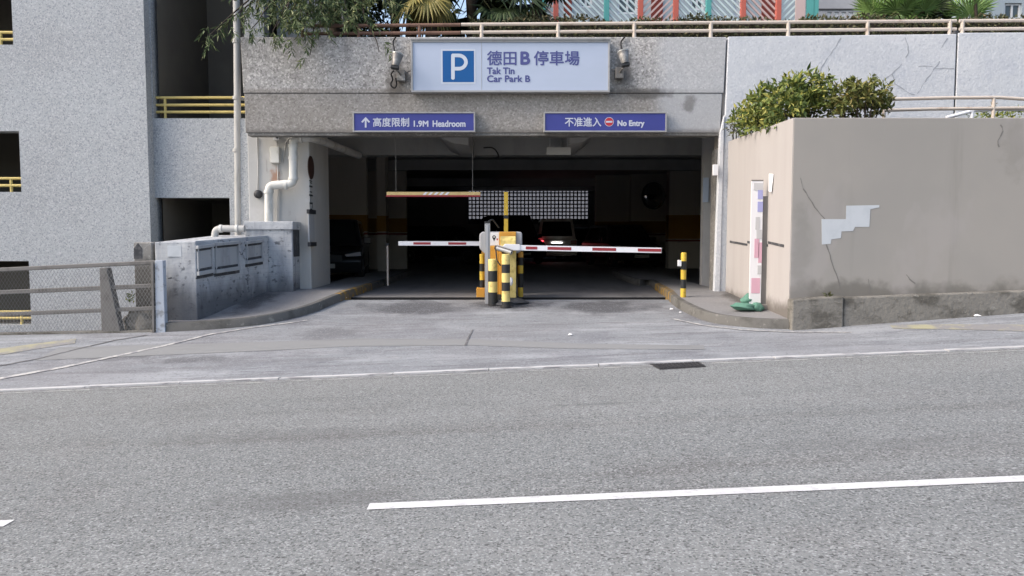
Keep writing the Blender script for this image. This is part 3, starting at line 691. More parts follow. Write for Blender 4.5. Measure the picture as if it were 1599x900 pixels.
# ================================================================== RIGHT: beige planter wall
pw = thing('planter_wall', 'beige painted planter wall with a cracked front and a mossy plinth', 'wall', (3.9, 10.65, -.2))
PY = 10.65; pz = U(1400,184,PY).z
cx0 = U(1236.5,300,PY).x
sx0, sy0 = cx0, PY
sx1, sy1 = 3.70, 13.28
mb = MB(); mb.box(cx0, 30, PY, PY+.22, -.6, pz); mb.build('front_wall', 'beige', pw, bevel=.012)
mb = MB(); mb.prism([(sx0-.003,sy0+.005,-.6),(sx1,sy1,-.6),(sx1+.2,sy1,-.6),(sx0+.2,sy0+.221,-.6),(sx0+.1,sy0+.005,-.6)], (0,0,pz+.598)); mb.build('side_wall', 'beige_lit_side', pw)
nA = Vector((sx1-sx0, sy1-sy0, 0)).normalized(); nS = Vector((-nA.y, nA.x, 0))
mb = MB()
def sidept(t, z, off=.008): p = Vector((sx0, sy0, 0)).lerp(Vector((sx1, sy1, 0)), t); return Vector((p.x, p.y, z)) + nS*off
for (t0, t1) in ((.08,.30),(.30,.62),(.62,.93)):
    q = [sidept(t0, .92+.01*t0), sidept(t1, .97), sidept(t1, 1.005), sidept(t0, .96)]
    mb.prism(q, nS*-.02)
mb.build('groove', 'grime', pw)
cracks('cracks', [[(1250,278),(1254,295),(1262,308),(1272,324),(1288,342)], [(1290,382),(1296,398),(1302,420),(1309,438),(1311,447)], [(1415,429),(1420,436),(1429,443)], [(1356,436),(1358,448),(1357,458)], [(1562,195),(1566,205),(1558,220),(1560,230)]], PY, .013, 'crack', pw)
mb = MB()
poly = [(1283,342.5),(1321,342.5),(1321.5,321.5),(1373,320.5),(1373,324),(1359,327),(1357.5,354.5),(1335,354.5),(1332,361),(1314,361.5),(1313,372),(1298,374),(1297,381),(1283.5,382)]
mb.prism([U(x, y, PY-.004) for x, y in poly], (0,.003,0)); mb.build('paint_patch', 'white_patch', pw)
mb = MB()
pl = [(cx0-.02, 465.5, 513), (U(1309,480,PY).x, 463, 509)]
def plz(x, a=True):
    t = (x-cx0)/(U(1599,480,PY-.2).x-cx0); return (U(0,466.5,PY-.16).z + (U(0,453,PY-.16).z-U(0,466.5,PY-.16).z)*t)
PB = PY-.004
xs = [cx0-.03, U(1308,480,PY).x]
mb = MB(); mb.prism([(xs[0],PY-.2,-.5),(xs[1],PY-.2,-.5),(xs[1],PY-.2,plz(xs[1])+.01),(xs[0],PY-.2,plz(xs[0])-.01)], (0,.195,0)); mb.build('plinth', 'plinth', pw, bevel=.02)
mb = MB(); mb.prism([(xs[1]+.012,PY-.17,-.5),(30,PY-.17,-.5),(30,PY-.17,plz(30)),(xs[1]+.012,PY-.17,plz(xs[1])-.012)], (0,.165,0)); mb.build('plinth', 'plinth', pw, bevel=.02)
mb = MB(); mb.prism([(sx0+.15,PY+.2,pz-.14),(30,PY+.2,pz-.14),(30,13.3,pz-.1),(sx1+.19,13.27,pz-.1)], (0,0,.03)); mb.build('soil_bed', 'soil', pw)

# handrail on the planter and the ramp rail behind it
def handrail(name, label, rails, posts, Y, r, m_, loc, ytop=None, group=None):
    t = thing(name, label, 'railing', loc, group)
    for i, path in enumerate(rails):
        mb = MB(); mb.tube([U(x, y, Y) for x, y in path], r, 10); mb.build('rail', m_, t, smooth=50)
    for (x, y0, y1) in posts:
        mb = MB(); a = U(x, y0, Y); b = U(x, y1, Y); mb.cyl((a.x,Y+.001,a.z),(a.x,Y+.001,b.z), r*1.05, 10); mb.build('post', m_, t, smooth=50)
    return t
handrail('planter_handrail', 'cream handrail with two bars along the top of the beige planter', [[(1380,155.5),(1480,153),(1560,152.5),(1599,155),(1900,158)], [(1380,172.5),(1450,170.5),(1599,169),(1900,168)]], [(1381,154,190),(1552,153,190),(1720,156,190)], 11.9, .026, 'rail_cream', (6.0,11.9,2.6))
handrail('ramp_handrail', 'white sloping ramp handrail behind the beige planter top', [[(1478,184),(1524,172),(1560,171),(1800,171)]], [(1518,174,190),(1640,171,190)], 12.5, .03, 'white_arm', (7.2,12.5,2.6))

# ================================================================== DECK RAIL
rail = thing('deck_railing', 'cream two-bar railing running along the top of the entrance roof', 'railing', (3, 13.5, 4.5))
RY = 13.5
def rz(px, top): return (38.3 - (px-752)*.0072 if top else 50.6 - (px-752)*.0066)
for top in (True, False):
    mb = MB(); mb.tube([U(x, rz(x, top), RY) for x in (720, 900, 1100, 1300, 1493)], .028, 10); mb.build('rail', 'rail_cream', rail, smooth=50)
    mb = MB(); mb.tube([U(x, rz(x, top), RY) for x in (1498, 1600, 1800, 2300)], .028, 10); mb.build('rail', 'rail_cream', rail, smooth=50)
for x in (752, 871.5, 990.5, 1110, 1231, 1355, 1483.5, 1503, 1625, 1750):
    a = U(x, rz(x, True), RY); mb = MB(); mb.cyl((a.x,RY+.001,4.4),(a.x,RY+.001,a.z), .034, 10); mb.build('post', 'rail_cream', rail, smooth=50)
rail2 = thing('deck_railing', 'rusty brown length of roof railing in the shade of the trees', 'railing', (-2, 13.5, 4.5))
for top in (True, False):
    mb = MB(); mb.tube([U(x, rz(x, top)+.6, RY) for x in (470, 600, 719)], .03, 10); mb.build('rail', 'rail_rust_shaded', rail2, smooth=50)
for x in (472, 560, 655):
    a = U(x, rz(x, True), RY); mb = MB(); mb.cyl((a.x,RY+.001,4.4),(a.x,RY+.001,a.z), .03, 10); mb.build('post', 'rail_rust_shaded', rail2, smooth=50)

# ================================================================== SIGNS
def frame_rect(mb, x0, x1, z0, z1, y0, y1, w, mi=0):
    mb.box(x0, x1, y0, y1, z1-w, z1, mi); mb.box(x0, x1, y0, y1, z0, z0+w, mi)
    mb.box(x0, x0+w, y0, y1, z0+w, z1-w, mi); mb.box(x1-w, x1, y0, y1, z0+w, z1-w, mi)
SY = 13.18
sg = thing('car_park_sign', 'large pale blue car park name sign with a blue P square above the entrance', 'sign', (0, SY, 3.55))
a, b = U(642,144.5,SY), U(953,63,SY)
mb = MB(); mb.box(a.x+.03, b.x-.03, SY+.01, 13.325, a.z+.03, b.z-.03); mb.build('panel', 'sign_white', sg)
mb = MB(); frame_rect(mb, a.x, b.x, a.z, b.z, SY-.012, 13.322, .032); mb.box(a.x+.0, b.x+.0, SY-.03, 13.31, b.z+.001, b.z+.03); mb.build('frame', 'sign_frame', sg, bevel=.004)
F = SY+.008
p = [U(689,131,F), U(742.5,77,F)]
mb = MB(); mb.box(p[0].x, p[1].x, F-.001, F+.004, p[0].z, p[1].z, 0)
q = [U(691.3,128.5,F), U(740,79.7,F)]; mb.box(q[0].x, q[1].x, F-.003, F+.001, q[0].z, q[1].z, 1)
# the rounded stroke letter P
hw = 2.8
top = [(706.5,86.8),(716,86.8)] + [(716+11.6*math.sin(t), 97.2-10.4*math.cos(t)) for t in [PI*k/20 for k in range(1, 20)]] + [(716,107.5),(706.5,107.5)]
L_, R__ = [], []
for i, c in enumerate(top):
    p0, p1 = top[max(i-1,0)], top[min(i+1,len(top)-1)]; dx, dy = p1[0]-p0[0], p1[1]-p0[1]; l = math.hypot(dx, dy)
    L_.append(U(c[0]-dy/l*hw, c[1]+dx/l*hw, F-.005)); R__.append(U(c[0]+dy/l*hw, c[1]-dx/l*hw, F-.005))
for i in range(len(top)-1): mb.quad(L_[i], L_[i+1], R__[i+1], R__[i], 2)
st_ = [(707.3+2.8*math.cos(t), 86.8-2.8*math.sin(t)) for t in [PI*k/10 for k in range(11)]] + [(707.3-2.8*math.cos(t), 122-(-2.8)*math.sin(t)) for t in [PI*k/10 for k in range(11)]]
mb.add([U(x, y, F-.0056) for x, y in st_], [tuple(range(len(st_)))], 2)
mb.build('parking_symbol', ['sign_pwhite', 'sign_blue', 'sign_pwhite'], sg)
mb = MB(); O = .012
put_text(mb, '德田', 760.5, 806.5, 79.5, 102.5, F, 0, .018)
put_text(mb, 'B', 812.5, 828, 80.5, 101.5, F, 0, .05)
put_text(mb, '停車場', 833.5, 905, 79.5, 102.5, F, 0, .018)
put_text(mb, 'Tak Tin', 760.3, 803.5, 105.5, 116.3, F, 0, .04)
put_text(mb, 'Car Park B', 760.5, 828, 117.8, 128.6, F, 0, .04)
mb.build('lettering', 'sign_text', sg)
mb = MB(); x = U(752,100,F).x; mb.box(x-.003, x+.003, F-.0005, F+.004, a.z+.033, b.z-.033); mb.build('panel_seam', 'sign_frame', sg)

def bar_sign(label, px0, px1, py0, py1, loc, fill):
    Y = 13.2; t = thing('direction_sign', label, 'sign', loc, 'blue signs over the two lanes')
    a, b = U(px0, py1, Y), U(px1, py0, Y)
    mb = MB(); mb.box(a.x+.02, b.x-.02, Y+.006, 13.335, a.z+.02, b.z-.02); mb.build('panel', 'sign_violet', t)
    mb = MB(); frame_rect(mb, a.x, b.x, a.z, b.z, Y-.008, 13.333, .024); mb.build('frame', 'sign_frame', t, bevel=.003)
    mb = MB(); fill(mb, Y+.004); mb.build('lettering', ['sign_letter', 'sign_red'], t)
def fillL(mb, Y):
    ar = [(571,183),(578,190.5),(575.8,192),(572.3,188.2),(572.3,199.5),(569.7,199.5),(569.7,188.2),(566.2,192),(564,190.5)]
    mb.prism([U(x, y, Y) for x, y in ar], (0,-.002,0))
    put_text(mb, '高度限制', 582.5, 639, 184, 198.3, Y, 0, .02); put_text(mb, '1.9M', 646, 669, 188.5, 198.3, Y, 0, .045); put_text(mb, 'Headroom', 675.5, 727, 188.3, 198.6, Y, 0, .045)
def fillR(mb, Y):
    put_text(mb, '不准進入', 882, 939, 183.5, 198, Y, 0, .02); put_text(mb, 'No Entry', 964, 1006.5, 188, 200, Y, 0, .045)
    c = U(951.2, 190.5, Y); r = .078
    for rr, yy, mi in ((r, -.001, 0), (r-.008, -.002, 1)):
        mb.add([c + Vector((rr*math.cos(2*PI*k/28), yy, rr*math.sin(2*PI*k/28))) for k in range(28)], [tuple(range(28))], mi)
    mb.box(c.x-.055, c.x+.055, c.y-.003, c.y-.0025, c.z-.014, c.z+.014, 0)
bar_sign('violet-blue headroom sign with an up arrow over the left lane', 551, 742, 175, 206.5, (-1.7,13.2,2.9), fillL)
bar_sign('violet-blue no entry sign with a red disc over the right lane', 849, 1041.5, 175, 206.5, (1.6,13.2,2.9), fillR)

# floodlights lighting the main sign
def flood(label, px, py, flip, loc):
    S_ = .8; t = thing('floodlight', label, 'lamp', loc, 'floodlights beside the car park sign'); Y = 12.95; c = U(px, py, Y)
    T = Matrix.Translation(c) @ Matrix.Rotation(R(-14), 4, 'X') @ Matrix.Rotation(R(9*flip), 4, 'Y') @ Matrix.Scale(.78, 4)
    mb = MB(); mb.lathe([(.03,-.15),(.075,-.14),(.09,-.05),(.115,.07),(.12,.11)], 18, 0, T); mb.build('housing', 'lamp_body', t, smooth=40)
    mb = MB(); mb.lathe([(.121,.108),(.128,.112),(.128,.13),(.10,.15),(.04,.165)], 18, 0, T); mb.build('lens_cap', 'lamp_glass', t, smooth=40)
    mb = MB(); mb.box(-.085,.085,-.05,.05,-.205,-.135,0,T); mb.build('gear_box', 'black', t, bevel=.008)
    b = U(px+7*flip, py+24, 13.2); mb = MB(); mb.box(b.x-.07, b.x+.07, 13.18, 13.328, b.z-.09, b.z+.09); mb.build('junction_box', 'lamp_body', t, bevel=.006)
    mb = MB(); mb.tube([c+Vector((0,.02,-.17)), U(px+3*flip,py+18,13.1), (b.x,13.2,b.z)], .016, 8); mb.tube([(b.x,13.25,b.z), U(px+16*flip, py+19, 13.22), U(px+24*flip, py+16, 13.25)], .012, 8); mb.build('bracket', 'lamp_body', t, smooth=50)
    q = [U(px-1*flip, 58, 13.3), U(px-6, 66, 13.29), U(px-3, 78, 13.2), c+Vector((-.03,.05,.1))]
    mb = MB(); mb.tube(round_path(q, .25, 5), .014, 8); mb.build('cable', 'cable', t, smooth=50)
    q = [c+Vector((-.05,0,-.18)), U(px-9, py+22, 13.15), U(px-5, py+30, 13.2), U(px-10, py+38, 13.25), U(px-4, py+45, 13.28), U(px+1, py+40, 13.28), U(px-1, py+28, 13.2)]
    if flip > 0: mb = MB(); mb.tube(round_path(q, .2, 5), .013, 8); mb.build('cable', 'cable', t, smooth=50)
flood('grey floodlight with looping black cable at the left end of the pale sign', 619, 94, 1, (-1.98,13.3,3.9))
flood('grey floodlight with white cap at the right end of the pale sign', 974.5, 90, -1, (1.95,13.3,3.9))

# ================================================================== PILLAR FITTINGS
pp = thing('drain_pipe', 'white plastic drain pipe with four bends on the left pillar', 'pipe', (-4.2,13.75,1.35))
yp = 13.72
path = [U(420,347,yp), U(420,290,yp), U(458,287,yp), U(458,216,yp), U(484,215,13.8), U(505,221,14.6), U(560,243,16.95)]
mb = MB(); mb.tube(round_path(path[:3]+[path[3]]+path[4:], .1, 7), .075, 16); mb.build('pipe', 'pvc', pp, smooth=50)
for (x, y, ax) in ((420,300,'z'),(447,289.3,'x'),(458,279,'z'),(458,247,'z'),(458,228,'z'),(470,215.2,'x')):
    c = U(x, y, yp); d = Vector((0,0,.022)) if ax == 'z' else Vector((.022,0,0)); mb = MB(); mb.cyl(c-d, c+d, .088, 16); mb.build('collar', 'pvc', pp, smooth=40)
bp = thing('drain_pipe', 'short beige elbow pipe lying on top of the painted brick planter', 'pipe', (-5.0,13.4,1.1))
mb = MB(); mb.tube(round_path([U(335,372,13.3), U(337,357,13.3), U(382,357.5,13.3)], .14, 7), .06, 14); mb.build('pipe', 'pvc_grey', bp, smooth=50)
for x in (345, 370): c = U(x, 357.3, 13.3); mb = MB(); mb.cyl(c-Vector((.02,0,0)), c+Vector((.02,0,0)), .07, 14); mb.build('collar', 'pvc', bp, smooth=40)
fb = thing('switch_box', 'rust-stained beige switch box with conduits on the left pillar', 'electrical box', (-4.25,13.88,2.3))
a, b = U(424,255,13.87), U(437,230,13.87); mb = MB(); mb.box(a.x,b.x,13.8,13.898,a.z,b.z); mb.build('box', 'pvc', fb, bevel=.008)
mb = MB()
for q in ([(424,233),(421,230),(421,251),(423,254)], [(441,254),(444,240),(446,222),(455,214)], [(432,229),(432,221)], [(434,256),(434,285),(433,345)]):
    mb.tube(round_path([U(x, y, 13.88) for x, y in q], .06, 4), .012, 8)
mb.build('conduit', 'pvc_grey', fb, smooth=50)
a, b = U(427,219,13.87), U(436,209,13.87); mb = MB(); mb.box(a.x,b.x,13.84,13.898,a.z,b.z); mb.build('socket', 'win_frame', fb, bevel=.005)
c = U(432.5,214,13.84); mb = MB(); mb.cyl(c+Vector((0,-.006,0)), c+Vector((0,.01,0)), .03, 14); mb.build('socket_hole', 'black', fb, smooth=40)
jb = thing('alarm_bell', 'round dark grey bell on a conduit at the edge of the left pillar', 'bell', (-4.6,13.88,1.8))
c = U(403,303.5,13.86); mb = MB(); mb.lathe([(.02,-.06),(.055,-.05),(.075,-.015),(.075,.03)], 18, 0, Matrix.Translation(c) @ Matrix.Rotation(-PI/2, 4, 'X')); mb.build('dome', 'cover_dark', jb, smooth=60)
mb = MB(); mb.tube([U(402,297,13.88), U(403,260,13.88), U(401.5,214,13.88)], .012, 8); mb.build('conduit', 'pvc_grey', jb, smooth=50)
# markings on the inner side of the pillar
XS = PX1 + .003
def side(px, py, off=.0):   # where a pixel's ray meets the pillar's inner face
    d = ray(px, py); t = (PX1+.004+off)/d.x; return Vector((PX1+.004+off, d.y*t, CAMH+d.z*t))
rs = thing('round_sign', 'round dark brown sign high on the inner side of the left pillar', 'sign', side(485,262))
c = side(485,262); mb = MB(); mb.cyl(c, c+Vector((.012,0,0)), .21, 28); mb.build('disc', 'brown_sign', rs, smooth=40)
vn = thing('pillar_notice', 'faded vertical black lettering painted down the inner side of the left pillar', 'notice', side(486,300))
mb = MB()
for y0, strokes in ((276, ((0,.1,.8,.02),(.3,-.05,.06,.12))), (284, ((0,0,.7,.02),(.1,.06,.5,.02))), (293, ((.05,0,.75,.03),(.2,.07,.5,.02))), (301, ((.1,0,.6,.02),(.2,-.06,.4,.02))), (311, ((0,.05,.9,.03),(.3,-.05,.08,.1),(.6,-.08,.25,.02))), (319, ((.1,0,.7,.03),(.1,-.07,.06,.08),(.75,-.07,.06,.08),(.2,-.1,.5,.02)))):
    p = side(486, y0)
    for (u, w, l, h) in strokes:
        mb.box(p.x, p.x+.003, p.y-.14+u*.28, p.y-.14+(u+l)*.28, p.z+w, p.z+w+h)
mb.build('lettering', 'black', vn)
wb = thing('wall_box', 'narrow grey framed hatch low on the inner side of the left pillar', 'hatch', side(484,355))
p0, p1 = side(480,329), side(489,383)
mb = MB(); mb.box(p0.x,p0.x+.03,p0.y,p1.y,p1.z+.06,p0.z-.06); mb.build('door', 'brick_trim', wb, bevel=.006)
mb = MB(); mb.box(p0.x,p0.x+.05,p0.y-.06,p1.y+.06,p0.z-.055,p0.z+.02); mb.build('ledge', 'cover_dark', wb, bevel=.006); mb = MB(); mb.box(p0.x,p0.x+.06,p0.y-.03,p1.y+.03,p1.z-.02,p1.z+.055); mb.build('ledge', 'cover_dark', wb, bevel=.006)

# ================================================================== PAINTED BRICK PLANTER (left)
bpz = thing('brick_planter', 'peeling bluish-white brick box with grey panelled hatches on the left pavement', 'planter box', (-4.8,12.4,-.2))
C0 = Vector((U(306,400,11.5).x, 11.5, 0)); C1 = Vector((U(418,400,13.4).x, 13.4, 0)); CL = Vector((U(242,400,11.55).x, 11.55, 0))
zt0, zt1 = U(305,376.5,11.5).z, U(418,367.5,13.4).z
mb = MB(); bot = [CL, C0, C1, Vector((C1.x,14.0,0)), Vector((CL.x,14.0,0))]; tops = [zt0-.02, zt0, zt1, zt1, zt1]
vs = [(p.x,p.y,-1.2) for p in bot] + [(p.x,p.y,z) for p, z in zip(bot, tops)]
mb.add(vs, [(0,1,6,5),(1,2,7,6),(2,3,8,7),(3,4,9,8),(4,0,5,9),(5,6,7,8,9)]); mb.build('body', 'brick_paint', bpz, bevel=.015)
dA = (C1-C0).normalized(); nF = Vector((dA.y, -dA.x, 0)); LA = (C1-C0).length
def face(u, z, off): p = C0 + dA*u + nF*off; return Vector((p.x, p.y, z))
def fbox(u0, u1, z0, z1, o0, o1, sk=0):
    return [face(u0,z0,o1),face(u1,z0+sk,o1),face(u1,z1+sk,o1),face(u0,z1,o1)], -nF*(o1-o0)
def up_(px, py):   # pixel to (u, z) on the panelled face
    d = ray(px, py); o = Vector((0,0,CAMH)); t = (C0-o).dot(nF)/d.dot(nF); p = o+d*t; return (p-C0).dot(dA), p.z
for (x0, x1, yt, yb, leaves) in ((306.5,330,384,430,1), (334.5,371,379.5,426,2), (383,408,377,412,2)):
    u0, z1 = up_(x0, yt); u1, _ = up_(x1, yt); _, z0 = up_((x0+x1)/2, yb)
    sk = .03
    mb = MB()
    mb.prism(*fbox(u0-.02, u1+.02, z1-.05, z1+.0, 0, .05, sk)); mb.prism(*fbox(u0-.01, u1+.01, z0-.0, z0+.06, 0, .045, sk))
    mb.prism(*fbox(u0, u0+.03, z0+.06, z1-.05, 0, .03, sk)); mb.prism(*fbox(u1-.03, u1, z0+.06, z1-.05, 0, .03, sk))
    o = mb.build('hatch_frame', 'brick_trim', bpz, bevel=.006)
    w = (u1-u0-.06)/leaves
    for k in range(leaves):
        mb = MB(); mb.prism(*fbox(u0+.035+w*k, u0+.025+w*(k+1), z0+.07, z1-.06, 0, .015, sk)); mb.build('hatch_door', 'brick_trim', bpz, bevel=.004)
    for fb_ in (fbox(u0-.01, u1+.01, z1-.085, z1-.052, 0, .018, sk), fbox(u0, u1, z0+.062, z0+.1, 0, .018, sk), fbox(u0-.02, u1+.02, z0-.05, z0-.003, 0, .012, sk)):
        mb = MB(); mb.prism(*fb_); mb.build('hatch_gap', 'grime', bpz)  # dark strips stand in for shaded gaps along the frame bars
mb = MB(); pts = [up_(x, y) for x, y in ((305.5,436),(330,431),(372,425))]
for (u, z), (u2, z2) in zip(pts, pts[1:]): mb.prism([face(u,z,.004),face(u2,z2,.004),face(u2,z2+.02,.004),face(u,z+.02,.004)], -nF*.003)
q = [U(x, y, 11.53) for x, y in ((262,436),(280,433.5),(304,436))]
for p, r_ in zip(q, q[1:]): mb.prism([p, r_, r_+Vector((0,0,.018)), p+Vector((0,0,.018))], (0,.008,0))
mb.build('cracks', 'grime', bpz)
mb = MB(); a, b = U(263,401,11.545), U(283,384,11.52); mb.box(a.x,b.x,11.515,11.56,a.z,b.z); mb.build('patch', 'white_patch', bpz)
# taller block under the pipe
tb = thing('pipe_plinth', 'taller bluish painted brick block under the white drain pipe', 'block', (-4.2,13.5,0))
mb = MB(); z2 = U(420,346.5,13.45).z; x2 = U(457,400,13.45).x; mb.box(U(382,350,13.45).x, x2, 13.45, 13.899, -.4, z2); mb.build('body', 'brick_paint', tb, bevel=.015)
mb = MB(); mb.box(U(382,350,13.45).x-.01, x2+.025, 13.42, 13.897, z2-.14, z2+.004); mb.build('cap', 'brick_paint', tb, bevel=.012)
mb = MB(); mb.box(x2+.001, x2+.012, 13.5, 13.85, .72, 1.22); mb.build('hatch', 'grime', tb)
# concrete pier and rubble behind the fence
pr = thing('concrete_pier', 'stained concrete pier with a dark pointed recess behind the fence end', 'pier', (-5.7,11.75,-.3))
a, b = U(208,378.5,11.6), U(243,520,11.6); mb = MB(); mb.box(a.x, b.x-.01, 11.6, 12.2, -1.6, a.z); mb.build('body', 'pier', pr, bevel=.02)
mb = MB(); mb.prism([U(x, y, 11.597) for x, y in ((208.8,404.5),(222,404.5),(222,388),(215.5,379.5),(208.8,388))], (0,.002,0)); mb.build('recess', 'grime', pr)
def blob(name, c, s, m_, parent=None, seed=0, n=14, amp=.25):
    rr = random.Random(seed); mb = MB(); ph = [rr.uniform(0, 6.28) for _ in range(8)]; vs = []
    for i in range(n+1):
        th = PI*i/n
        for j in range(2*n):
            p = 2*PI*j/(2*n); d = Vector((math.sin(th)*math.cos(p), math.sin(th)*math.sin(p), math.cos(th)))
            k = 1 + amp*(math.sin(3*d.x+ph[0])*math.sin(4*d.y+ph[1]) + .6*math.sin(7*d.z+ph[2]+3*d.x) + .35*math.sin(11*d.x+ph[3])*math.sin(9*d.y+ph[4]))*.6
            vs.append(Vector(c) + Vector((d.x*s[0]*k, d.y*s[1]*k, d.z*s[2]*k)))
    mb.add(vs, [(i*2*n+j, (i+1)*2*n+j, (i+1)*2*n+(j+1) % (2*n), i*2*n+(j+1) % (2*n)) for i in range(n) for j in range(2*n)])
    return mb.build(name, m_, parent, smooth=70)
p = U(214, 505, 11.5); tag(blob('rubble_lump', (p.x, 11.5, p.z), (.2,.14,.2), 'plinth', seed=3), 'rough grey concrete lump at the foot of the pier', 'rubble')
p = U(231, 507, 11.45); tag(blob('rubble_lump', (p.x, 11.45, p.z), (.16,.12,.24), 'plinth', seed=5), 'dark mossy concrete lump beside the fence end post', 'rubble')

# ================================================================== FENCE (left)
fe = thing('roadside_fence', 'grey steel fence with three bars, wire mesh and a tapered post', 'fence', (-7,11.3,-.4))
FY = 11.3
def frail(ya0, ya1, h, m_='fence_steel', y=FY):
    a, b = U(0, ya0, y), U(243, ya1, y); sl = (b.z-a.z)/(b.x-a.x); x0 = -13.0
    mb = MB(); mb.prism([(x0,y,a.z+(x0-a.x)*sl-h/2),(b.x,y,b.z-h/2),(b.x,y,b.z+h/2),(x0,y,a.z+(x0-a.x)*sl+h/2)], (0,.05,0)); mb.build('rail', m_, fe, bevel=.01); return a, b, sl
A, B, SL = frail(421.5, 410, .06); frail(457, 446.5, .065); frail(491.5, 481.5, .06)
def fz(x): return A.z + (x-A.x)*SL
mb = MB(); bt = U(160,516,FY); 
mb.prism([(bt.x,FY-.03,ground(bt.x,FY)-.05),(bt.x+.29,FY-.03,ground(bt.x,FY)-.05),(bt.x+.11,FY-.03,fz(bt.x)-.04),(bt.x,FY-.03,fz(bt.x)-.04)], (0,.14,0)); mb.build('post', 'fence_steel', fe, bevel=.01)
mb = MB(); o_ = 2.6
mb.prism([(bt.x-o_,FY-.03,ground(bt.x-o_,FY)-.05),(bt.x-o_+.29,FY-.03,ground(bt.x-o_,FY)-.05),(bt.x-o_+.11,FY-.03,fz(bt.x-o_)-.04),(bt.x-o_,FY-.03,fz(bt.x-o_)-.04)], (0,.14,0)); mb.build('post', 'fence_steel', fe, bevel=.01)
mb = MB(); e0, e1 = U(241.5,407,11.24), U(258,517,11.24)
mb.prism([(e0.x,11.24,e0.z),(e0.x+.12,11.24,e0.z),(e1.x,11.24,e1.z-.05),(e1.x-.14,11.24,e1.z-.05)], (0,.1,0)); mb.build('end_post', 'fence_post', fe, bevel=.008)
mb = MB(); mb.prism([(e0.x-.05,11.22,e0.z-.02),(e0.x-.015,11.22,e0.z-.02),(e1.x-.155,11.22,e1.z-.03),(e1.x-.185,11.22,e1.z-.03)], (0,.03,0)); mb.build('end_bar', 'fence_steel', fe)
mb = MB(); xa, xb = -9.5, e0.x; Hm = 1.03; ym = FY-.035
def wire(x0, z0, x1, z1):
    w = .0022; d = Vector((x1-x0, 0, z1-z0)).normalized(); n = Vector((-d.z,0,d.x))*w
    p, q = Vector((x0,ym,z0)), Vector((x1,ym,z1)); mb.quad(p-n, q-n, q+n, p+n)
st = .052; k = xa-Hm*.6
while k < xb:
    for s in (1, -1):
        x0, x1 = (k, k+Hm*.6) if s > 0 else (k+Hm*.6, k)
        zf = lambda x: fz(x)-.03
        t0, t1 = 0, 1
        z0, z1 = zf(x0)-Hm, zf(x1)
        if min(x0,x1) < xa or max(x0,x1) > xb:
            def cl_(x): return min(max(x, xa), xb)
            if max(x0,x1) <= xa or min(x0,x1) >= xb: continue
            a0, a1 = (cl_(x0)-x0)/(x1-x0), (cl_(x1)-x0)/(x1-x0); zz0, zz1 = z0+(z1-z0)*a0, z0+(z1-z0)*a1
            x0, x1, z0, z1 = cl_(x0), cl_(x1), zz0, zz1
        wire(x0, z0, x1, z1)
    k += st
mb.build('wire_mesh', 'wire', fe)
mb = MB(); mb.box(-13, e1.x-.1, FY+.02, FY+.15, -1.2, -.2)
mb = MB(); 
for i in range(12):
    x0 = -12+ i*.56; x1 = x0+.56
    if x1 > e1.x-.1: break
    mb.prism([(x0,FY-.05,ground(x0,FY)-.3),(x1,FY-.05,ground(x1,FY)-.3),(x1,FY-.05,ground(x1,FY)+.02),(x0,FY-.05,ground(x0,FY)+.02)], (0,.16,0))
mb.build('base_strip', 'plinth', fe)

# ================================================================== CENTRAL ISLAND
def bands(label, px0, px1, ys, cols, Y, group, name='bollard', extra=None, base=None):
    c = U((px0+px1)/2, ys[-1], Y); r = (U(px1,400,Y).x-U(px0,400,Y).x)/2
    t = thing(name, label, 'bollard', (c.x, Y, c.z), group)
    mb = MB(); n = 20; 
    for (y0, y1, col) in zip(ys, ys[1:], cols):
        z1, z0 = U(0, y0, Y).z, U(0, y1, Y).z
        if y1 == ys[-1]: z0 -= .08
        if y0 == ys[0]:
            mb.lathe([(r, z0), (r, z1-.02), (r*.94, z1-.006), (r*.8, z1)], n, col, Matrix.Translation((c.x, Y, 0)))
        else: mb.lathe([(r, z0), (r, z1)], n, col, Matrix.Translation((c.x, Y, 0)))
    mb.build('post', ['pale_yellow', 'black', 'yellow', 'orange'], t, smooth=40)
    if base:
        mb = MB(); mb.lathe([(r*base, c.z-.06), (r*base, c.z+.02), (r*base*.8, c.z+.05), (r*1.01, c.z+.055)], n, 0, Matrix.Translation((c.x, Y, 0))); mb.build('foot', 'rubber', t, smooth=40)
    return t, c, r
GB = 'striped bollards around the barrier island'
bands('stout yellow and black bollard with a thick black lower band, front of the barrier', 762.5, 777, (404.5,423,440,456.5,478.5), (0,1,0,1), 12.75, GB, base=1.15)
bands('slim yellow and black bollard nearest the road, standing on a black foot', 783.3, 796.5, (397,413,426.5,441,454.5,471,481), (0,1,0,1,0,1), 12.55, GB, base=1.35)
t, c, r = bands('yellow and black bollard left of the grey post with an orange base block', 749, 757, (397,412,424,437.5,450,462), (2,1,2,1,3), 13.75, GB)
mb = MB(); a, b = U(744,463,13.62), U(757,450,13.62); mb.box(a.x,b.x,13.62,13.85,-.01,b.z); mb.build('base_block', 'orange', t, bevel=.01)
bands('yellow and black bollard at the right rear of the barrier cabinet', 808.5, 817, (393,402,414.5,427,449,464), (3,1,2,1,2), 13.7, GB)
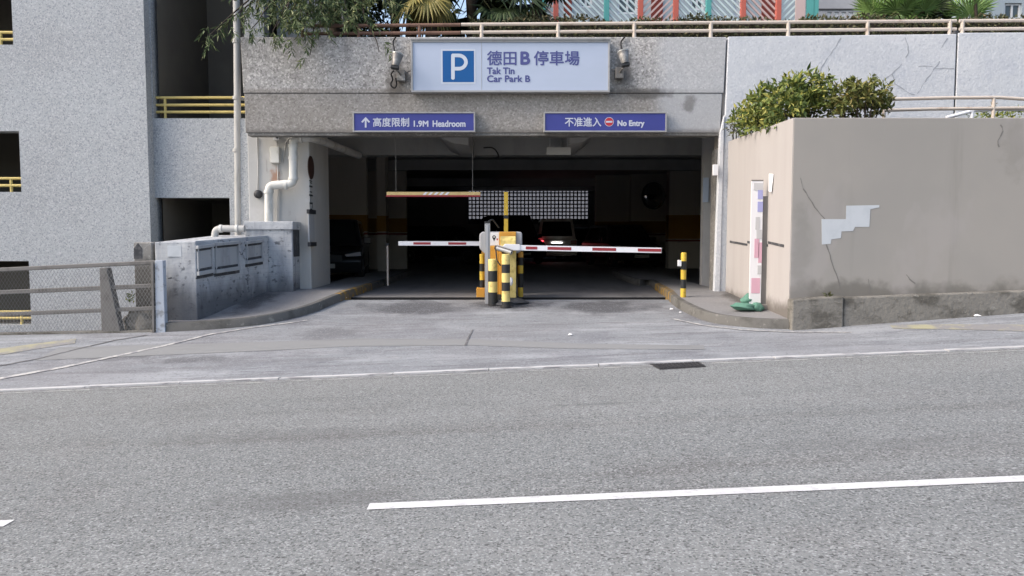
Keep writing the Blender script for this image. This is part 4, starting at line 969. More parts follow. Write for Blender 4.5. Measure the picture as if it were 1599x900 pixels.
# grey slotted post
gp = thing('grey_post', 'grey aluminium post with a black cap in front of the ticket machine', 'post', (U(761,470,12.9).x,12.9,0))
a, b = U(757.3,474,12.9), U(765.3,349,12.9)
mb = MB(); mb.box(a.x,b.x,12.87,12.95,a.z-.1,b.z); mb.build('shaft', 'steel', gp, bevel=.006)
mb = MB(); mb.box(a.x+.025,b.x-.035,12.862,12.869,a.z,b.z-.03); mb.build('slot', 'cabinet_grey', gp)
mb = MB(); mb.box(a.x-.004,b.x+.004,12.866,12.954,b.z,b.z+.03); mb.tube(round_path([(b.x-.03,12.9,b.z+.03),(b.x+.04,12.95,b.z+.07),U(775,350,13.1),U(779,356,13.2)], .05, 4), .014, 8); mb.build('cap', 'black', gp, bevel=.004)
# ticket machine head
tm = thing('ticket_machine', 'wide grey ticket machine head with a white pin label on the island', 'machine', (U(782,460,13.5).x,13.5,0))
a, b = U(748.5,396,13.4), U(815.5,362,13.4)
mb = MB(); ch = .07
mb.prism([(a.x,13.4,a.z+ch*1.3),(a.x+ch*1.2,13.4,a.z),(b.x-ch,13.4,a.z),(b.x,13.4,a.z+ch),(b.x,13.4,b.z-.03),(b.x-.03,13.4,b.z),(a.x+.05,13.4,b.z),(a.x,13.4,b.z-.05)], (0,.3,0)); mb.build('head', 'cabinet_grey', tm, bevel=.02)
mb = MB(); p, q = U(765.5,383.5,13.396), U(779,363.5,13.396); mb.box(p.x,q.x,13.393,13.399,p.z,q.z); mb.build('label_panel', 'panel_white', tm)
mb = MB(); c = U(771.5,370.5,13.39)
pin = [(c.x+.032*math.cos(t), 13.391, c.z+.032*math.sin(t)) for t in [R(-30)+R(240)*k/16 for k in range(17)]] + [(c.x,13.391,c.z-.075)]
mb.add(pin[::-1], [tuple(range(len(pin)))], 0)
c2 = U(776.5,374,13.39); mb.add([(c2.x-.018,13.391,c2.z+.008),(c2.x-.009,13.391,c2.z+.018),(c2.x,13.391,c2.z+.008),(c2.x+.009,13.391,c2.z+.018),(c2.x+.018,13.391,c2.z+.008),(c2.x,13.391,c2.z-.022)], [(5,4,3,2,1,0)], 1)
ring = [(c.x+.013*math.cos(2*PI*k/12), 13.3905, c.z+.002+.013*math.sin(2*PI*k/12)) for k in range(12)]
mb.add(ring[::-1], [tuple(range(12))], 2)
mb.build('pin_symbol', ['black', 'sign_red', 'panel_white'], tm)
mb = MB(); p, q = U(764.5,465,13.36), U(806,363,13.36); mb.box(U(779.5,363,13.36).x,q.x,13.365,13.72,-.02,q.z+.01); mb.box(p.x,U(779.4,363,13.36).x,13.37,13.7,-.02,U(0,384,13.36).z); mb.build('cabinet', 'orange', tm, bevel=.012)
mb = MB(); p, q = U(763,467,13.36), U(808,455,13.36); mb.box(p.x,q.x,13.35,13.75,-.04,.07); mb.build('plinth', 'cover_dark', tm, bevel=.01)
# barrier gate, right lane
def arm(mb, x0, x1, z0, z1, Y, h, reds, d=.06):
    sl = (z1-z0)/(x1-x0); f = lambda x: z0+(x-x0)*sl
    mb.prism([(x0,Y,z0-h/2),(x1,Y,z1-h/2),(x1,Y,z1+h/2),(x0,Y,z0+h/2)], (0,d,0), 0)
    for (a, b) in reds: mb.prism([(a,Y-.003,f(a)-h*.28),(b,Y-.003,f(b)-h*.28),(b,Y-.003,f(b)+h*.28),(a,Y-.003,f(a)+h*.28)], (0,.002,0), 1)
bg1 = thing('barrier_gate', 'yellow barrier gate with its red and white arm lowered across the right lane', 'barrier', (U(793,462,13.0).x,13.0,0))
mb = MB(); p, q = U(795,456,13.0), U(806,372,13.0); mb.box(p.x-.12,q.x,13.0,13.3,-.05,U(0,388,13.0).z); mb.build('column', 'pale_yellow', bg1, bevel=.012)
h0, h1 = U(781.5,388,12.95), U(805.5,369,12.95)
mb = MB(); mb.prism([(h0.x,12.9,h0.z-.02),(h0.x,12.9,h1.z-.07),(h0.x,12.97,h1.z),(h0.x,13.3,h1.z),(h0.x,13.3,h0.z-.02)], (h1.x-h0.x,0,0)); mb.build('hood', 'pale_yellow', bg1, bevel=.012)
e, g = U(800,387,12.86), U(1033,391.3,12.86); X = lambda px: U(px,388,12.86).x
mb = MB(); arm(mb, e.x, g.x, e.z, g.z, 12.86, .088, [(X(821),X(839)),(X(855),X(892)),(X(925),X(962)),(X(996),X(1032.5))]); mb.build('arm', ['white_arm', 'red_arm'], bg1, bevel=.004)
p, q = U(779,394,12.82), U(812,381,12.82); mb = MB(); mb.prism([(p.x,12.845,p.z+.02),(q.x,12.845,q.z-.11),(q.x,12.845,q.z-.01),(p.x+.1,12.845,q.z)], (0,.09,0)); mb.build('arm_clamp', 'panel_white', bg1, bevel=.006)
mb = MB(); p, q = U(792,466,12.95), U(811,450,12.95); mb.box(p.x,q.x,12.93,13.34,-.12,.04); mb.build('base', 'cover_dark', bg1, bevel=.01)
# barrier gate, left lane
bg2 = thing('barrier_gate', 'barrier gate in the shade with its shorter arm lowered across the left lane', 'barrier', (-.4,14.3,0))
e, g = U(622,380.3,14.2), U(756,380.6,14.2); X = lambda px: U(px,380,14.2).x
mb = MB(); arm(mb, e.x, g.x, e.z, g.z, 14.2, .08, [(X(645.5),X(672.5)),(X(700),X(728))]); mb.build('arm', ['white_arm', 'red_arm'], bg2, bevel=.004)
mb = MB(); mb.box(g.x-.05,g.x+.25,14.28,14.6,0,1.0); mb.build('cabinet', 'orange', bg2, bevel=.012)
# yellow pole above the island
yp_ = thing('yellow_pole', 'tall thin yellow pole rising behind the ticket machine', 'pole', (U(790,462,13.85).x,13.85,0))
a, b = U(787,300,13.85), U(793.4,303,13.85); mb = MB(); mb.box(a.x,b.x,13.82,13.88,0,a.z); mb.build('shaft', 'yellow', yp_, bevel=.005)
z = U(0,339,13.85).z; mb = MB(); mb.box(a.x-.006,b.x+.006,13.812,13.888,z-.03,z+.03); mb.build('clamp', 'black', yp_)
# bullet camera
sc_ = thing('security_camera', 'grey bullet security camera with a drooping black cable before the barrier', 'camera', (U(788,392,12.6).x,12.6,.85))
a, b = U(776,387.5,12.7), U(799,394.5,12.6)
mb = MB(); mb.tube([a, b], .04, 14); mb.build('body', 'steel', sc_, smooth=40)
d = (b-a); mb = MB(); mb.prism([a+Vector((0,-.05,.045)), b+d*.12+Vector((0,-.05,.045)), b+d*.12+Vector((0,.05,.045)), a+Vector((0,.05,.045))], (0,0,.012)); mb.build('sun_shield', 'cabinet_grey', sc_, bevel=.004)
mb = MB(); mb.cyl(a-d*.12, a-d*.01, .034, 12); mb.build('rear_cap', 'black', sc_, smooth=40)
mb = MB(); mb.tube(round_path([a-d*.1, U(775,397,12.6), U(776,408,12.58), U(782,415,12.55)], .1, 5), .011, 8); mb.build('cable', 'cable', sc_, smooth=50)
mb = MB(); mb.tube([a+d*.3+Vector((0,.03,-.02)), U(786,396,12.8), U(790,396,13.0)], .018, 8); mb.build('bracket', 'black', sc_, smooth=50)
p = U(798,440,12.8); tag(blob('plastic_bag', (p.x,12.8,p.z), (.035,.035,.065), 'panel_white', seed=9), 'small crumpled white bag tucked beside the slim bollard', 'bag')
p = U(792,466,12.9); tag(blob('sand_pile', (p.x+.04,12.9,-.04), (.3,.25,.08), 'grime', seed=12), 'low heap of dark grit at the foot of the barrier', 'grit')
# overhead height bar
hb = thing('height_bar', 'cream and red height limit bar hung across the left lane', 'height bar', (-1.4,13.9,1.8))
a, b = U(604,307,13.9), U(750,300,13.9)
mb = MB(); mb.box(a.x,b.x,13.88,13.96,a.z+.022,b.z,0); mb.box(a.x-.01,b.x,13.878,13.962,a.z-.006,a.z+.0215,1)
for k in range(5):
    x = U(660+k*8.5,303,13.9).x; mb.prism([(x,13.876,a.z+.024),(x+.05,13.876,a.z+.024),(x+.1,13.876,b.z-.004),(x+.05,13.876,b.z-.004)], (0,.002,0), 2)
mb.build('bar', ['bar_yellow', 'red_arm', 'white_arm'], hb, bevel=.004)
for x in (618.5, 738):
    p = U(x,300,13.92); mb = MB(); mb.cyl((p.x,13.92,p.z),(p.x,13.92,3.549), .005, 8); mb.build('hanger', 'fence_steel', hb)
# arm rest post on the left pavement
ar = thing('arm_rest_post', 'thin pale post holding the barrier arm end on the left pavement', 'post', (U(605,441,15.3).x,15.3,.13))
p = U(605,384,15.3); mb = MB(); mb.cyl((p.x,15.3,.1),(p.x,15.3,p.z), .02, 10); mb.build('shaft', 'rail_cream', ar, smooth=40)
mb = MB(); mb.box(p.x-.035,p.x+.035,15.27,15.33,p.z,p.z+.05); mb.build('cradle', 'black', ar, bevel=.005)
# hanging board
hs = thing('hanging_board', 'plain grey board hung on two rods from the garage ceiling', 'sign', (.9,14.3,2.75))
a, b = U(853.5,242,14.3), U(891.5,230,14.3); mb = MB(); mb.box(a.x,b.x,14.28,14.33,a.z,b.z); mb.build('board', 'grey_sign', hs, bevel=.004)
for x in (858.5, 886.5): p = U(x,230,14.3); mb = MB(); mb.cyl((p.x,14.3,p.z),(p.x,14.3,3.549), .008, 8); mb.build('hanger', 'steel', hs)
# bollard on the right pavement
t, c, r = bands('yellow and black bollard with a white tag on the right pavement kerb', 1062.5, 1071, (394.5,408,421.5,436.5,450.5,464), (2,1,2,1,2), G(1067,464,.13).y, 'bollard on the right pavement')
Yb = G(1067,464,.13).y; a, b = U(1058.5,416,Yb-.06), U(1064,406.5,Yb-.06); mb = MB(); mb.box(a.x,b.x,Yb-.07,Yb-.03,a.z,b.z); mb.build('tag', 'paper', t, bevel=.003)
# notice and mirror on the right inside
a, b = U(1097.5,316,15.06), U(1107,277.5,15.06); tag(MB().box(a.x,b.x,15.06,15.09,a.z,b.z).build('notice_board', 'blue_sign', bevel=.004), 'pale blue notice board just inside the right edge of the opening', 'notice')
a, b = U(1114,274,13.2), U(1122,257,13.2); tag(MB().box(a.x,b.x,13.2,13.279,a.z,b.z).build('junction_box', 'panel_white', bevel=.006), 'small white junction box near the top of the right jamb', 'electrical box')
mr = thing('convex_mirror', 'round convex traffic mirror on the column inside the garage', 'mirror', U(1021,306,23))
c = U(1021,306,25.4); mb = MB(); T = Matrix.Translation(c) @ Matrix.Rotation(PI/2, 4, 'X') @ Matrix.Rotation(R(25), 4, 'Y') @ Matrix.Scale(1.3, 4)
mb.lathe([(.33,-.02),(.31,.04),(.22,.08),(.1,.1),(.02,.105)], 24, 0, T); mb.build('mirror_face', 'mirror', mr, smooth=60)
mb = MB(); mb.lathe([(.2,-.08),(.34,-.05),(.345,.0),(.335,.02)], 24, 0, T); mb.build('hood', 'black', mr, smooth=50)
mb = MB(); mb.tube([c, c+Vector((.25,.2,0)), c+Vector((.45,.3,0))], .025, 8); mb.build('bracket', 'black', mr, smooth=50)

# ================================================================== BANNER AND SANDBAGS
bn = thing('banner_stand', 'tall narrow white banner stand with pink and lavender print by the beige side wall', 'banner', (3.66,11.45,0))
BY = 11.45
a, b = U(1169.5,487,BY), U(1192,283,BY)
mb = MB(); zb, zt = a.z+.05, b.z; mb.box(a.x, b.x, BY, BY+.02, zb, zt, 0)
H_ = zt-zb
for (u0, u1, v0, v1, mi) in ((.55,.98,.86,.93,2),(.55,1.0,.76,.84,2),(.4,.75,.62,.72,3),(.2,1.0,.93,.985,3),(.35,.75,.40,.55,1),(.7,1.0,.36,.52,1),(.15,.9,.12,.24,1),(.5,1.0,.55,.62,3),(.65,1.0,.27,.34,3)):
    w = b.x-a.x; mb.box(a.x+w*u0, a.x+w*u1, BY-.0035-.001*mi, BY-.001, zb+H_*v0, zb+H_*v1, mi)
mb.build('panel', ['banner', 'banner_pink', 'banner_blue', 'banner_grey'], bn)
mb = MB(); mb.box(b.x+.001, b.x+.09, BY+.03, BY+.09, zb-.05, zt-.22); mb.box(a.x, b.x, BY-.006, BY+.03, zt, zt+.02); mb.build('frame', 'banner_back', bn, bevel=.004)  # dark upright stands in for the banner's back and the shade on it
mb = MB(); mb.box(a.x-.02, b.x+.1, BY-.03, BY+.13, -.02, .06); mb.build('foot', 'banner_back', bn, bevel=.01)
p = U(1200,298,BY+.2); nt_ = sidept(.27,p.z,.012)
mb = MB(); mb.prism([sidept(.235,1.98,.01), sidept(.3,2.0,.01), sidept(.28,1.74,.03), sidept(.25,1.72,.02)], nS*.004); tag(mb.build('wall_paper_notice', 'paper'), 'peeling white paper notice on the beige side wall behind the banner', 'notice')
def sandbag(label, px, py, Y, s, seed, rot):
    p = U(px, py, Y); o = blob('sandbag', (0,0,0), s, 'sandbag', seed=seed, amp=.22); o.location = p; o.rotation_euler = (0, rot, .3); tag(o, label, 'sandbag', 'green sandbags at the foot of the banner')
sandbag('flat green sandbag lying at the foot of the banner', 1163, 479, 11.4, (.2,.14,.06), 21, .05)
sandbag('crumpled green sandbag neck heaped on the flat sandbag', 1168, 469, 11.55, (.12,.1,.085), 22, -.5)
sandbag('small dark green sandbag under the right edge of the banner', 1183, 480, 11.36, (.1,.09,.07), 23, .3)

# ================================================================== CARS
def car_proto(name, kind, paint):
    L, W, Hh = {'mpv': (4.7,1.74,1.85), 'hatch': (4.2,1.72,1.5), 'van': (4.8,1.8,1.95)}[kind]
    t = thing(name, 'car', 'car', world=False); h = W/2; f, r = -L/2, L/2
    belt = {'mpv': .98, 'hatch': .88, 'van': 1.0}[kind]; wr = .32; wf, wb_ = f+.85, r-.85
    def arc(yc): return [(yc+(wr+.06)*math.cos(t_), .3+(wr+.06)*math.sin(t_)) for t_ in [PI*k/8 for k in range(9)]]
    prof = [(f+.05,.25)] + [q for q in arc(wf)[::-1]] + [q for q in arc(wb_)[::-1]] + [(r-.05,.25),(r,.5),(r-.02,belt-.05),(r-.1,belt),(f+1.05,belt),(f+.25,belt-.16),(f+.02,belt-.3),(f,.5)]
    mb = MB(); mb.prism([(-h,y,z) for y, z in prof], (W,0,0)); mb.build('body', paint, t, bevel=.05)
    y0, y1 = f+.95, r-.06; top = Hh; sl = .75 if kind != 'mpv' else .7; rb = .16 if kind != 'hatch' else .45
    lo = [(-h+.05,y0),(h-.05,y0),(h-.05,y1),(-h+.05,y1)]; hi = [(-h+.2,y0+sl),(h-.2,y0+sl),(h-.2,y1-rb),(-h+.2,y1-rb)]
    lo = [Vector((x,y,belt-.02)) for x, y in lo]; hi = [Vector((x,y,top)) for x, y in hi]
    mb = MB(); mb.add(lo+hi, [(0,1,5,4),(1,2,6,5),(2,3,7,6),(3,0,4,7),(4,5,6,7)]); mb.build('cabin', paint, t, bevel=.04)
    def pane(name_, a, b, c, d, u0, u1, v0, v1):
        P = lambda u, v: (a.lerp(b, u)).lerp(d.lerp(c, u), v)
        q = [P(u0,v0), P(u1,v0), P(u1,v1), P(u0,v1)]; n = (q[1]-q[0]).cross(q[3]-q[0]).normalized()*.006
        mb = MB(); mb.add([x+n for x in q], [(0,1,2,3)]); mb.build(name_, 'glass_dark', t)
    pane('windscreen', lo[0], lo[1], hi[1], hi[0], .06, .94, .08, .9); pane('rear_window', lo[2], lo[3], hi[3], hi[2], .08, .92, .15, .85)
    for (u0, u1) in ((.1,.36),(.39,.66),(.69,.93)):
        pane('side_window', lo[1], lo[2], hi[2], hi[1], u0, u1, .1, .85); pane('side_window', lo[3], lo[0], hi[0], hi[3], 1-u1, 1-u0, .1, .85)
    for s in (-1, 1):
        for yw in (wf, wb_):
            T = Matrix.Translation((s*(h-.1),yw,wr)) @ Matrix.Rotation(s*PI/2, 4, 'Y')
            mb = MB(); mb.lathe([(wr-.1,-.1),(wr-.01,-.1),(wr,-.06),(wr,.07),(wr-.02,.105),(wr-.1,.1)], 22, 0, T); w = mb.build('wheel', 'rubber', t, smooth=40)
            mb = MB(); mb.lathe([(wr-.1,.06),(wr-.11,.101),(.06,.085),(.04,.11)], 22, 0, T); mb.build('rim', 'rim', w, smooth=40)
        mb = MB(); mb.prism([(s*h*.98,f+.07,.64),(s*h*.6,f-.005,.62),(s*h*.55,f+.0,.67),(s*h*.95,f+.12,.73)], (0,.08,0)); mb.build('headlight', 'lamp_clear', t, bevel=.01)
        mb = MB(); mb.box(s*h*.97, s*h*.68, r-.06, r+.012, belt-.22, belt-.06); mb.build('tail_light', 'lamp_red', t, bevel=.01)
        mb = MB(); mb.box(s*(h-.02), s*(h+.16), y0+.3, y0+.42, belt+.02, belt+.18); mb.build('wing_mirror', paint, t, bevel=.02)
    mb = MB(); mb.box(-.42,.42,f-.008,f+.05,.52,.66); mb.build('grille', 'black', t, bevel=.01)
    mb = MB(); mb.box(-.26,.26,r-.06,r+.02,belt-.32,belt-.2); mb.build('number_plate', 'plate', t)
    mb = MB(); mb.box(-.26,.26,f-.015,f+.02,.36,.46); mb.build('number_plate', 'plate', t)
    return t
def place(t, x, y, rz, label):
    t.location = (x, y, 0); t.rotation_euler = (0,0,rz); t['label'] = label; t['group'] = 'cars parked in the garage'
mpv = car_proto('parked_car', 'mpv', 'car_silver')
place(mpv, U(861,370,37.5).x, 35.2, PI, 'champagne people carrier seen from behind with one tail light lit red')
tl = [c for c in mpv.children if c.name.startswith('tail_light')]
mb = MB()
for c in tl:
    if c.data.vertices[0].co.x > 0:
        c.data.materials.clear(); c.data.materials.append(M['lamp_lit'])
mb = MB(); mb.box(-.22,.22,2.33,2.375,.80,.835); mb.build('plate_lamp', 'plate_lit', mpv)
h1_ = car_proto('parked_car', 'hatch', 'car_black'); place(h1_, -4.55, 19.4, R(8), 'black hatchback with glinting headlights parked inside the left edge of the opening')
v1_ = car_proto('parked_car', 'van', 'car_black'); place(v1_, -.1, 32, R(14), 'black van parked behind the barrier machine')
h2_ = copy_tree(h1_); place(h2_, -2.6, 31, R(70), 'black hatchback in the shade behind the left barrier arm')
h3_ = car_proto('parked_car', 'hatch', 'car_grey'); place(h3_, 3.35, 38, R(10), 'dark grey hatchback parked beyond the people carrier')
h4_ = copy_tree(h1_); place(h4_, 4.0, 28.3, R(12), 'black hatchback facing out behind the right barrier arm')
# what the far bay between cars shows
# ================================================================== PLANTS
def hedge(name, label, x0, x1, y0, y1, z0, z1, n, m_, L=(.05,.09), wv=.35, zfun=None):
    mb = MB()
    for _ in range(n):
        x = rnd(x0, x1); zt = z1 + .04*math.sin(x*2.3)+.03*math.sin(x*6.1) + (zfun(x) if zfun else 0)
        s = random.random()
        if s < .55: p = Vector((x, y0+abs(random.gauss(0,.07)), rnd(z0, zt)))
        elif s < .9: p = Vector((x, rnd(y0, y1), zt-abs(random.gauss(0,.06))))
        else: p = Vector((x, rnd(y0, y1), rnd(z0, zt)))
        d = rvec(); d.y -= .4; d.z += .25; l = rnd(*L); leaf(mb, p, d, l, l*wv*1.4)
    o = mb.build(name, m_); return tag(o, label, 'hedge')
hedge('clipped_hedge', 'long clipped hedge behind the cream roof railing', U(735,40,14.4).x, 14, 14.05, 14.9, 4.38, U(0,36,14.4).z, 15000, 'leaf_hedge', (.05,.1))
mb = MB(); mb.box(U(735,40,14.4).x+.1, 14, 14.25, 14.8, 4.4, U(0,39,14.4).z); h_ = mb.build('inner_twigs', 'soil', bpy.data.objects['clipped_hedge'])
hedge('low_hedge', 'strip of low green hedge on the ramp behind the sloping white handrail', U(1515,180,12.9).x, 12, 12.75, 13.1, 2.5, U(0,173,12.9).z, 2600, 'leaf_shrub', (.04,.08))
def shrub(label, clumps, Y, per, m_='leaf_shrub', L=(.07,.13), seed=1):
    """clumps: (px, py, radius in px) at depth Y, jittered in depth"""
    rr = random.Random(seed); cs = []
    for (px, py, r) in clumps:
        wy = 4.654/((px-CX)/FPX+.0732) + .12 + r/FPX*11*.8; yy = max(Y + rr.uniform(-.22, .3), min(wy, 13.0) + rr.uniform(0, .15)); cs.append((U(px, py, yy), r/FPX*yy*.92))
    x = sum(c.x for c, r in cs)/len(cs); base = Vector((x, Y+.1, pz-.1))
    t = thing('leafy_shrub', label, 'shrub', base, 'shrubs in the beige planter'); mb = MB()
    for c, r in cs:
        for _ in range(int(per*(r/.22)**2)):
            d = rvec(); d.z = d.z*.8+.15; k = rnd(.75, 1.15) if random.random() < .75 else rnd(.2, .8)
            p = c + Vector((d.x, d.y*1.1, d.z*.95))*r*k; ax = (d + rvec()*.5 + Vector((0,0,.4))).normalized(); big = rnd(.7, 1.2)
            for j in range(5):
                l = rnd(*L)*big; leaf(mb, p + ax*.025*j, (ax*.5 + rvec()).normalized(), l, l*.4)
    mb.build('leaves', m_, t); mb = MB()
    for (c, r) in cs:
        b_ = Vector((x+(c.x-x)*.6, c.y+.05, pz-.1)); mb.tube([b_, b_.lerp(c, .5)+rvec()*.03, c], .012, 6, radii=[.018,.012,.005])
    mb.build('stems', 'bark', t)
shrub('larger yellow-green shrub spilling over the corner of the beige planter', [(1163,192,17),(1182,172,18),(1205,157,20),(1232,145,20),(1262,140,20),(1282,146,17),(1195,185,20),(1225,172,24),(1255,168,24),(1280,170,20),(1212,198,14),(1180,200,14),(1283,126,7),(1240,133,10),(1190,158,9)], 11.5, 95, seed=4)
shrub('smaller rounded olive shrub beside the planter handrail', [(1318,152,17),(1340,146,18),(1364,150,17),(1330,168,18),(1356,170,18),(1374,165,12),(1312,172,13),(1355,131,6)], 11.5, 95, 'leaf_olive', seed=8)
shrub('low trailing dark green shrub at the far left end of the beige planter', [(1150,203,11),(1160,210,9),(1147,192,6)], 12.5, 80, 'leaf_hedge', L=(.05,.09), seed=11)
# small weeds
def weed(label, px, py, Y, h, n, m_='leaf_shrub'):
    p = U(px, py, Y); mb = MB()
    for _ in range(n):
        d = Vector((rnd(-1,1), rnd(-.6,.6), rnd(.2,1))); leaf(mb, p + Vector((rnd(-.04,.04), rnd(-.03,.03), rnd(0,h))), d, rnd(.04,.08), .02)
    tag(mb.build('weed', m_), label, 'weed', 'weeds growing from cracks')
weed('small green weed between the pier and the tapered fence post', 203, 474, 11.4, .15, 40)
weed('tiny weed growing on the plinth of the beige wall', 1295, 466, 10.55, .06, 22, 'leaf_hedge')
weed('thin weed sprouting at the cream railing gap', 1552, 172, 12.6, .1, 16, 'leaf_hedge')

# weeping tree over the left end of the roof
def limb(mb, a, b, r0, r1, sag=0, n=6, wob=.06):
    pts = []
    for k in range(n+1):
        t = k/n; p = a.lerp(b, t); p.z -= sag*4*t*(1-t)*-1; pts.append(p + (rvec()*wob*(b-a).length*.3 if 0 < k < n else Vector()))
    mb.tube(pts, r0, 7, radii=[r0+(r1-r0)*k/n for k in range(n+1)]); return pts
def spray(mb, p, d, length, n, L, w):
    """a drooping twig with lance-shaped leaves"""
    q = p.copy(); dd = d.normalized()
    for i in range(n):
        q = q + dd*(length/n); dd = (dd + Vector((0,0,-.12)) + rvec()*.18).normalized()
        for s in range(2):
            l = rnd(*L); leaf(mb, q, (dd*.7 + rvec()*.8 + Vector((0,0,-.35))), l, l*w)
wt = thing('weeping_tree', 'weeping tree with long narrow leaves hanging over the left of the entrance roof', 'tree', (U(520,60,14.6).x, 14.6, 4.4))
tm_ = MB(); lm = MB()
base = Vector((U(530,60,14.7).x, 14.7, 4.4)); fork = base + Vector((-.1, -.1, 1.6))
limb(tm_, base, fork, .14, .11)
targets = [((322,60),12.9),((352,40),13.1),((392,46),13.0),((432,42),13.0),((468,26),13.0),((500,38),13.1),((545,34),13.2),((440,8),13.4),((400,5),13.4),((500,12),13.3),((560,20),13.5),((484,86),12.95),((592,80),13.1),((570,2),13.6),((425,52),12.95),((620,12),13.7),((460,-25),13.8),((540,-30),14),((600,-30),14.2),((390,-20),13.8),((450,54),12.98),((510,25),13.4),((475,42),13.0),((455,18),13.2),((520,-5),13.5)]
for (q, Y) in targets:
    e = U(q[0], q[1], Y); m_ = fork.lerp(e, .55) + Vector((0,0,.35)); pts = limb(tm_, fork.lerp(m_, 0), m_, .045, .022) + limb(tm_, m_, e, .02, .006)
    dense = 0
    hang = q[1] > 70
    for p in pts[5:]:
        t_ = 1
        for k in range(1 if hang else (2 if q[0] < 450 else 4)):
            spray(lm, p + rvec()*.1, (rvec() + Vector((0,-.2,-.3)) + (e-m_).normalized()*.6), rnd(.15,.32), 6, (.09,.16), .2)
tm_.build('trunk', 'bark', wt, smooth=60); lm.build('crown', 'leaf_weep', wt)
def dense_tree(name, label, px, Y, ztrunk, crown, n, rt=.16, m_='leaf_dark', L=(.08,.15), w=.3):
    b = Vector((U(px,40,Y).x, Y, 4.4)); t = thing(name, label, 'tree', b, 'trees on the roof deck')
    mb = MB(); top = b + Vector((rnd(-.1,.1), 0, ztrunk)); limb(mb, b, top, rt, rt*.7, 0, 6, .03); lm = MB()
    cs = []
    for (dx, dy, dz, r) in crown:
        c = b + Vector((dx, dy, dz)); limb(mb, top.lerp(b, .25), c, rt*.4, .015); cs.append((c, r))
    tot = sum(r**2 for c, r in cs)
    for c, r in cs:
        for _ in range(int(n*r*r/tot)):
            d = rvec(); p = c + d*r*(rnd(.45,1.05)); l = rnd(*L); leaf(lm, p, rvec()+Vector((0,0,-.4)), l, l*w)
    mb.build('trunk', 'bark', t, smooth=60); lm.build('crown', m_, t)
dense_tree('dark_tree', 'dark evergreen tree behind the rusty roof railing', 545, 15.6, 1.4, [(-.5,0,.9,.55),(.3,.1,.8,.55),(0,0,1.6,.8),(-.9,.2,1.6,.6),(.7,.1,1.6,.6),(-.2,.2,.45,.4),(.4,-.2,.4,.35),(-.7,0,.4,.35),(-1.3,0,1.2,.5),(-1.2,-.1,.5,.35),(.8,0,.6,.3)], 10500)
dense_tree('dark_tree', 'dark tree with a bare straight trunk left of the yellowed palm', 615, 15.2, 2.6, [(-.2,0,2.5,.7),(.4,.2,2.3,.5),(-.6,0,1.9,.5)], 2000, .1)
def palm(label, px, Y, z, n, size, m_, spread=(.2,1.2), seed=0, trunk=True, az=None, droop=(.12,.4), blade=.055, group='fan palms on the roof deck'):
    rr = random.Random(seed); c = U(px, 40, Y); c.z = z; t = thing('fan_palm', label, 'palm', (c.x, Y, 4.4), group)
    mb = MB()
    if trunk: mb.tube([(c.x,Y,4.3),(c.x+.03,Y,(4.4+z)/2),(c.x,Y,z)], .11, 10, radii=[.13,.11,.12]); 
    pm = MB()
    for k in range(n):
        a = rr.uniform(0, 2*PI) if az is None else rr.uniform(*az); el = rr.uniform(*spread)
        d = Vector((math.cos(a)*math.cos(el), math.sin(a)*math.cos(el), math.sin(el))); pl_ = size*rr.uniform(.5,.9)
        e = c + d*pl_ + Vector((0,0,-.12*pl_)); pm.tube([c, c.lerp(e,.5)+Vector((0,0,.05)), e], .012, 6, radii=[.018,.012,.008])
        s = d.cross(Vector((0,0,1)));
        if s.length < .1: s = Vector((1,0,0))
        s.normalize(); nn = s.cross(d)
        R_ = size*rr.uniform(.75,1.0); ns = 22
        for j in range(ns):
            th = R(-105) + R(210)*j/(ns-1); dj = d*math.cos(th) + s*math.sin(th); l = R_*(1-.25*abs(th)/R(105))*rr.uniform(.9,1.05)
            wv = R_*blade; sj = nn.cross(dj).normalized(); fold = nn*wv*.45
            m1 = e + dj*l*.5; tip = e + dj*l + Vector((0,0,-l*rr.uniform(*droop)))
            mb.add([e, m1 - sj*wv, m1 + fold, m1 + sj*wv, tip], [(0,1,2),(0,2,3),(1,4,2),(2,4,3)], 0)
    # trunk verts share the mesh list with fronds, so fronds are built separately below
    return t, mb, pm
def build_palm(*a, **k):
    m_ = a[6]; k2 = dict(k); k2['trunk'] = False
    t, fm, pm = palm(*a, **k2); fm.build('fronds', m_, t); pm.build('stalks', 'leaf_palm_dry' if 'dry' in m_ else 'leaf_hedge', t, smooth=50)
    c = t.location; z = a[3]
    if z > 4.5 and k.get('trunk', True): mb = MB(); mb.tube([(c.x,c.y,4.3),(c.x+.03,c.y,(4.4+z)/2),(c.x,c.y,z)], .1, 10, radii=[.13,.1,.11]); mb.build('trunk', 'bark', t, smooth=50)
DN = (-1.35,-.35)
build_palm('yellowed fan palm with drooping fronds hanging over the railing', 672, 14.3, 5.75, 7, .62, 'leaf_palm_dry', spread=(-1.5,-.75), seed=3)
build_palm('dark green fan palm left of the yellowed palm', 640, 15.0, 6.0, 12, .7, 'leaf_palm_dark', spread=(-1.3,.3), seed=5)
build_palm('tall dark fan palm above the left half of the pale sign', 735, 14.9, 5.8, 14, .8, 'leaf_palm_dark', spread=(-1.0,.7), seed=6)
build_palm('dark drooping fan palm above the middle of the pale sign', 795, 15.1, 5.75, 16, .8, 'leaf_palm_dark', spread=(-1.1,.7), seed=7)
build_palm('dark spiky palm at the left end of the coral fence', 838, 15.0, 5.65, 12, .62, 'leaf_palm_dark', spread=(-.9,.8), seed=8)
build_palm('broad green fan palm left of the grey block', 1378, 15.3, 5.15, 8, .72, 'leaf_palm', spread=(.6,1.5), seed=9, droop=(0,.1), blade=.034, trunk=False)
build_palm('green fan palm in the middle of the right-hand palms', 1412, 15.5, 5.15, 8, .7, 'leaf_palm', spread=(.6,1.5), seed=10, droop=(0,.1), blade=.034, trunk=False)
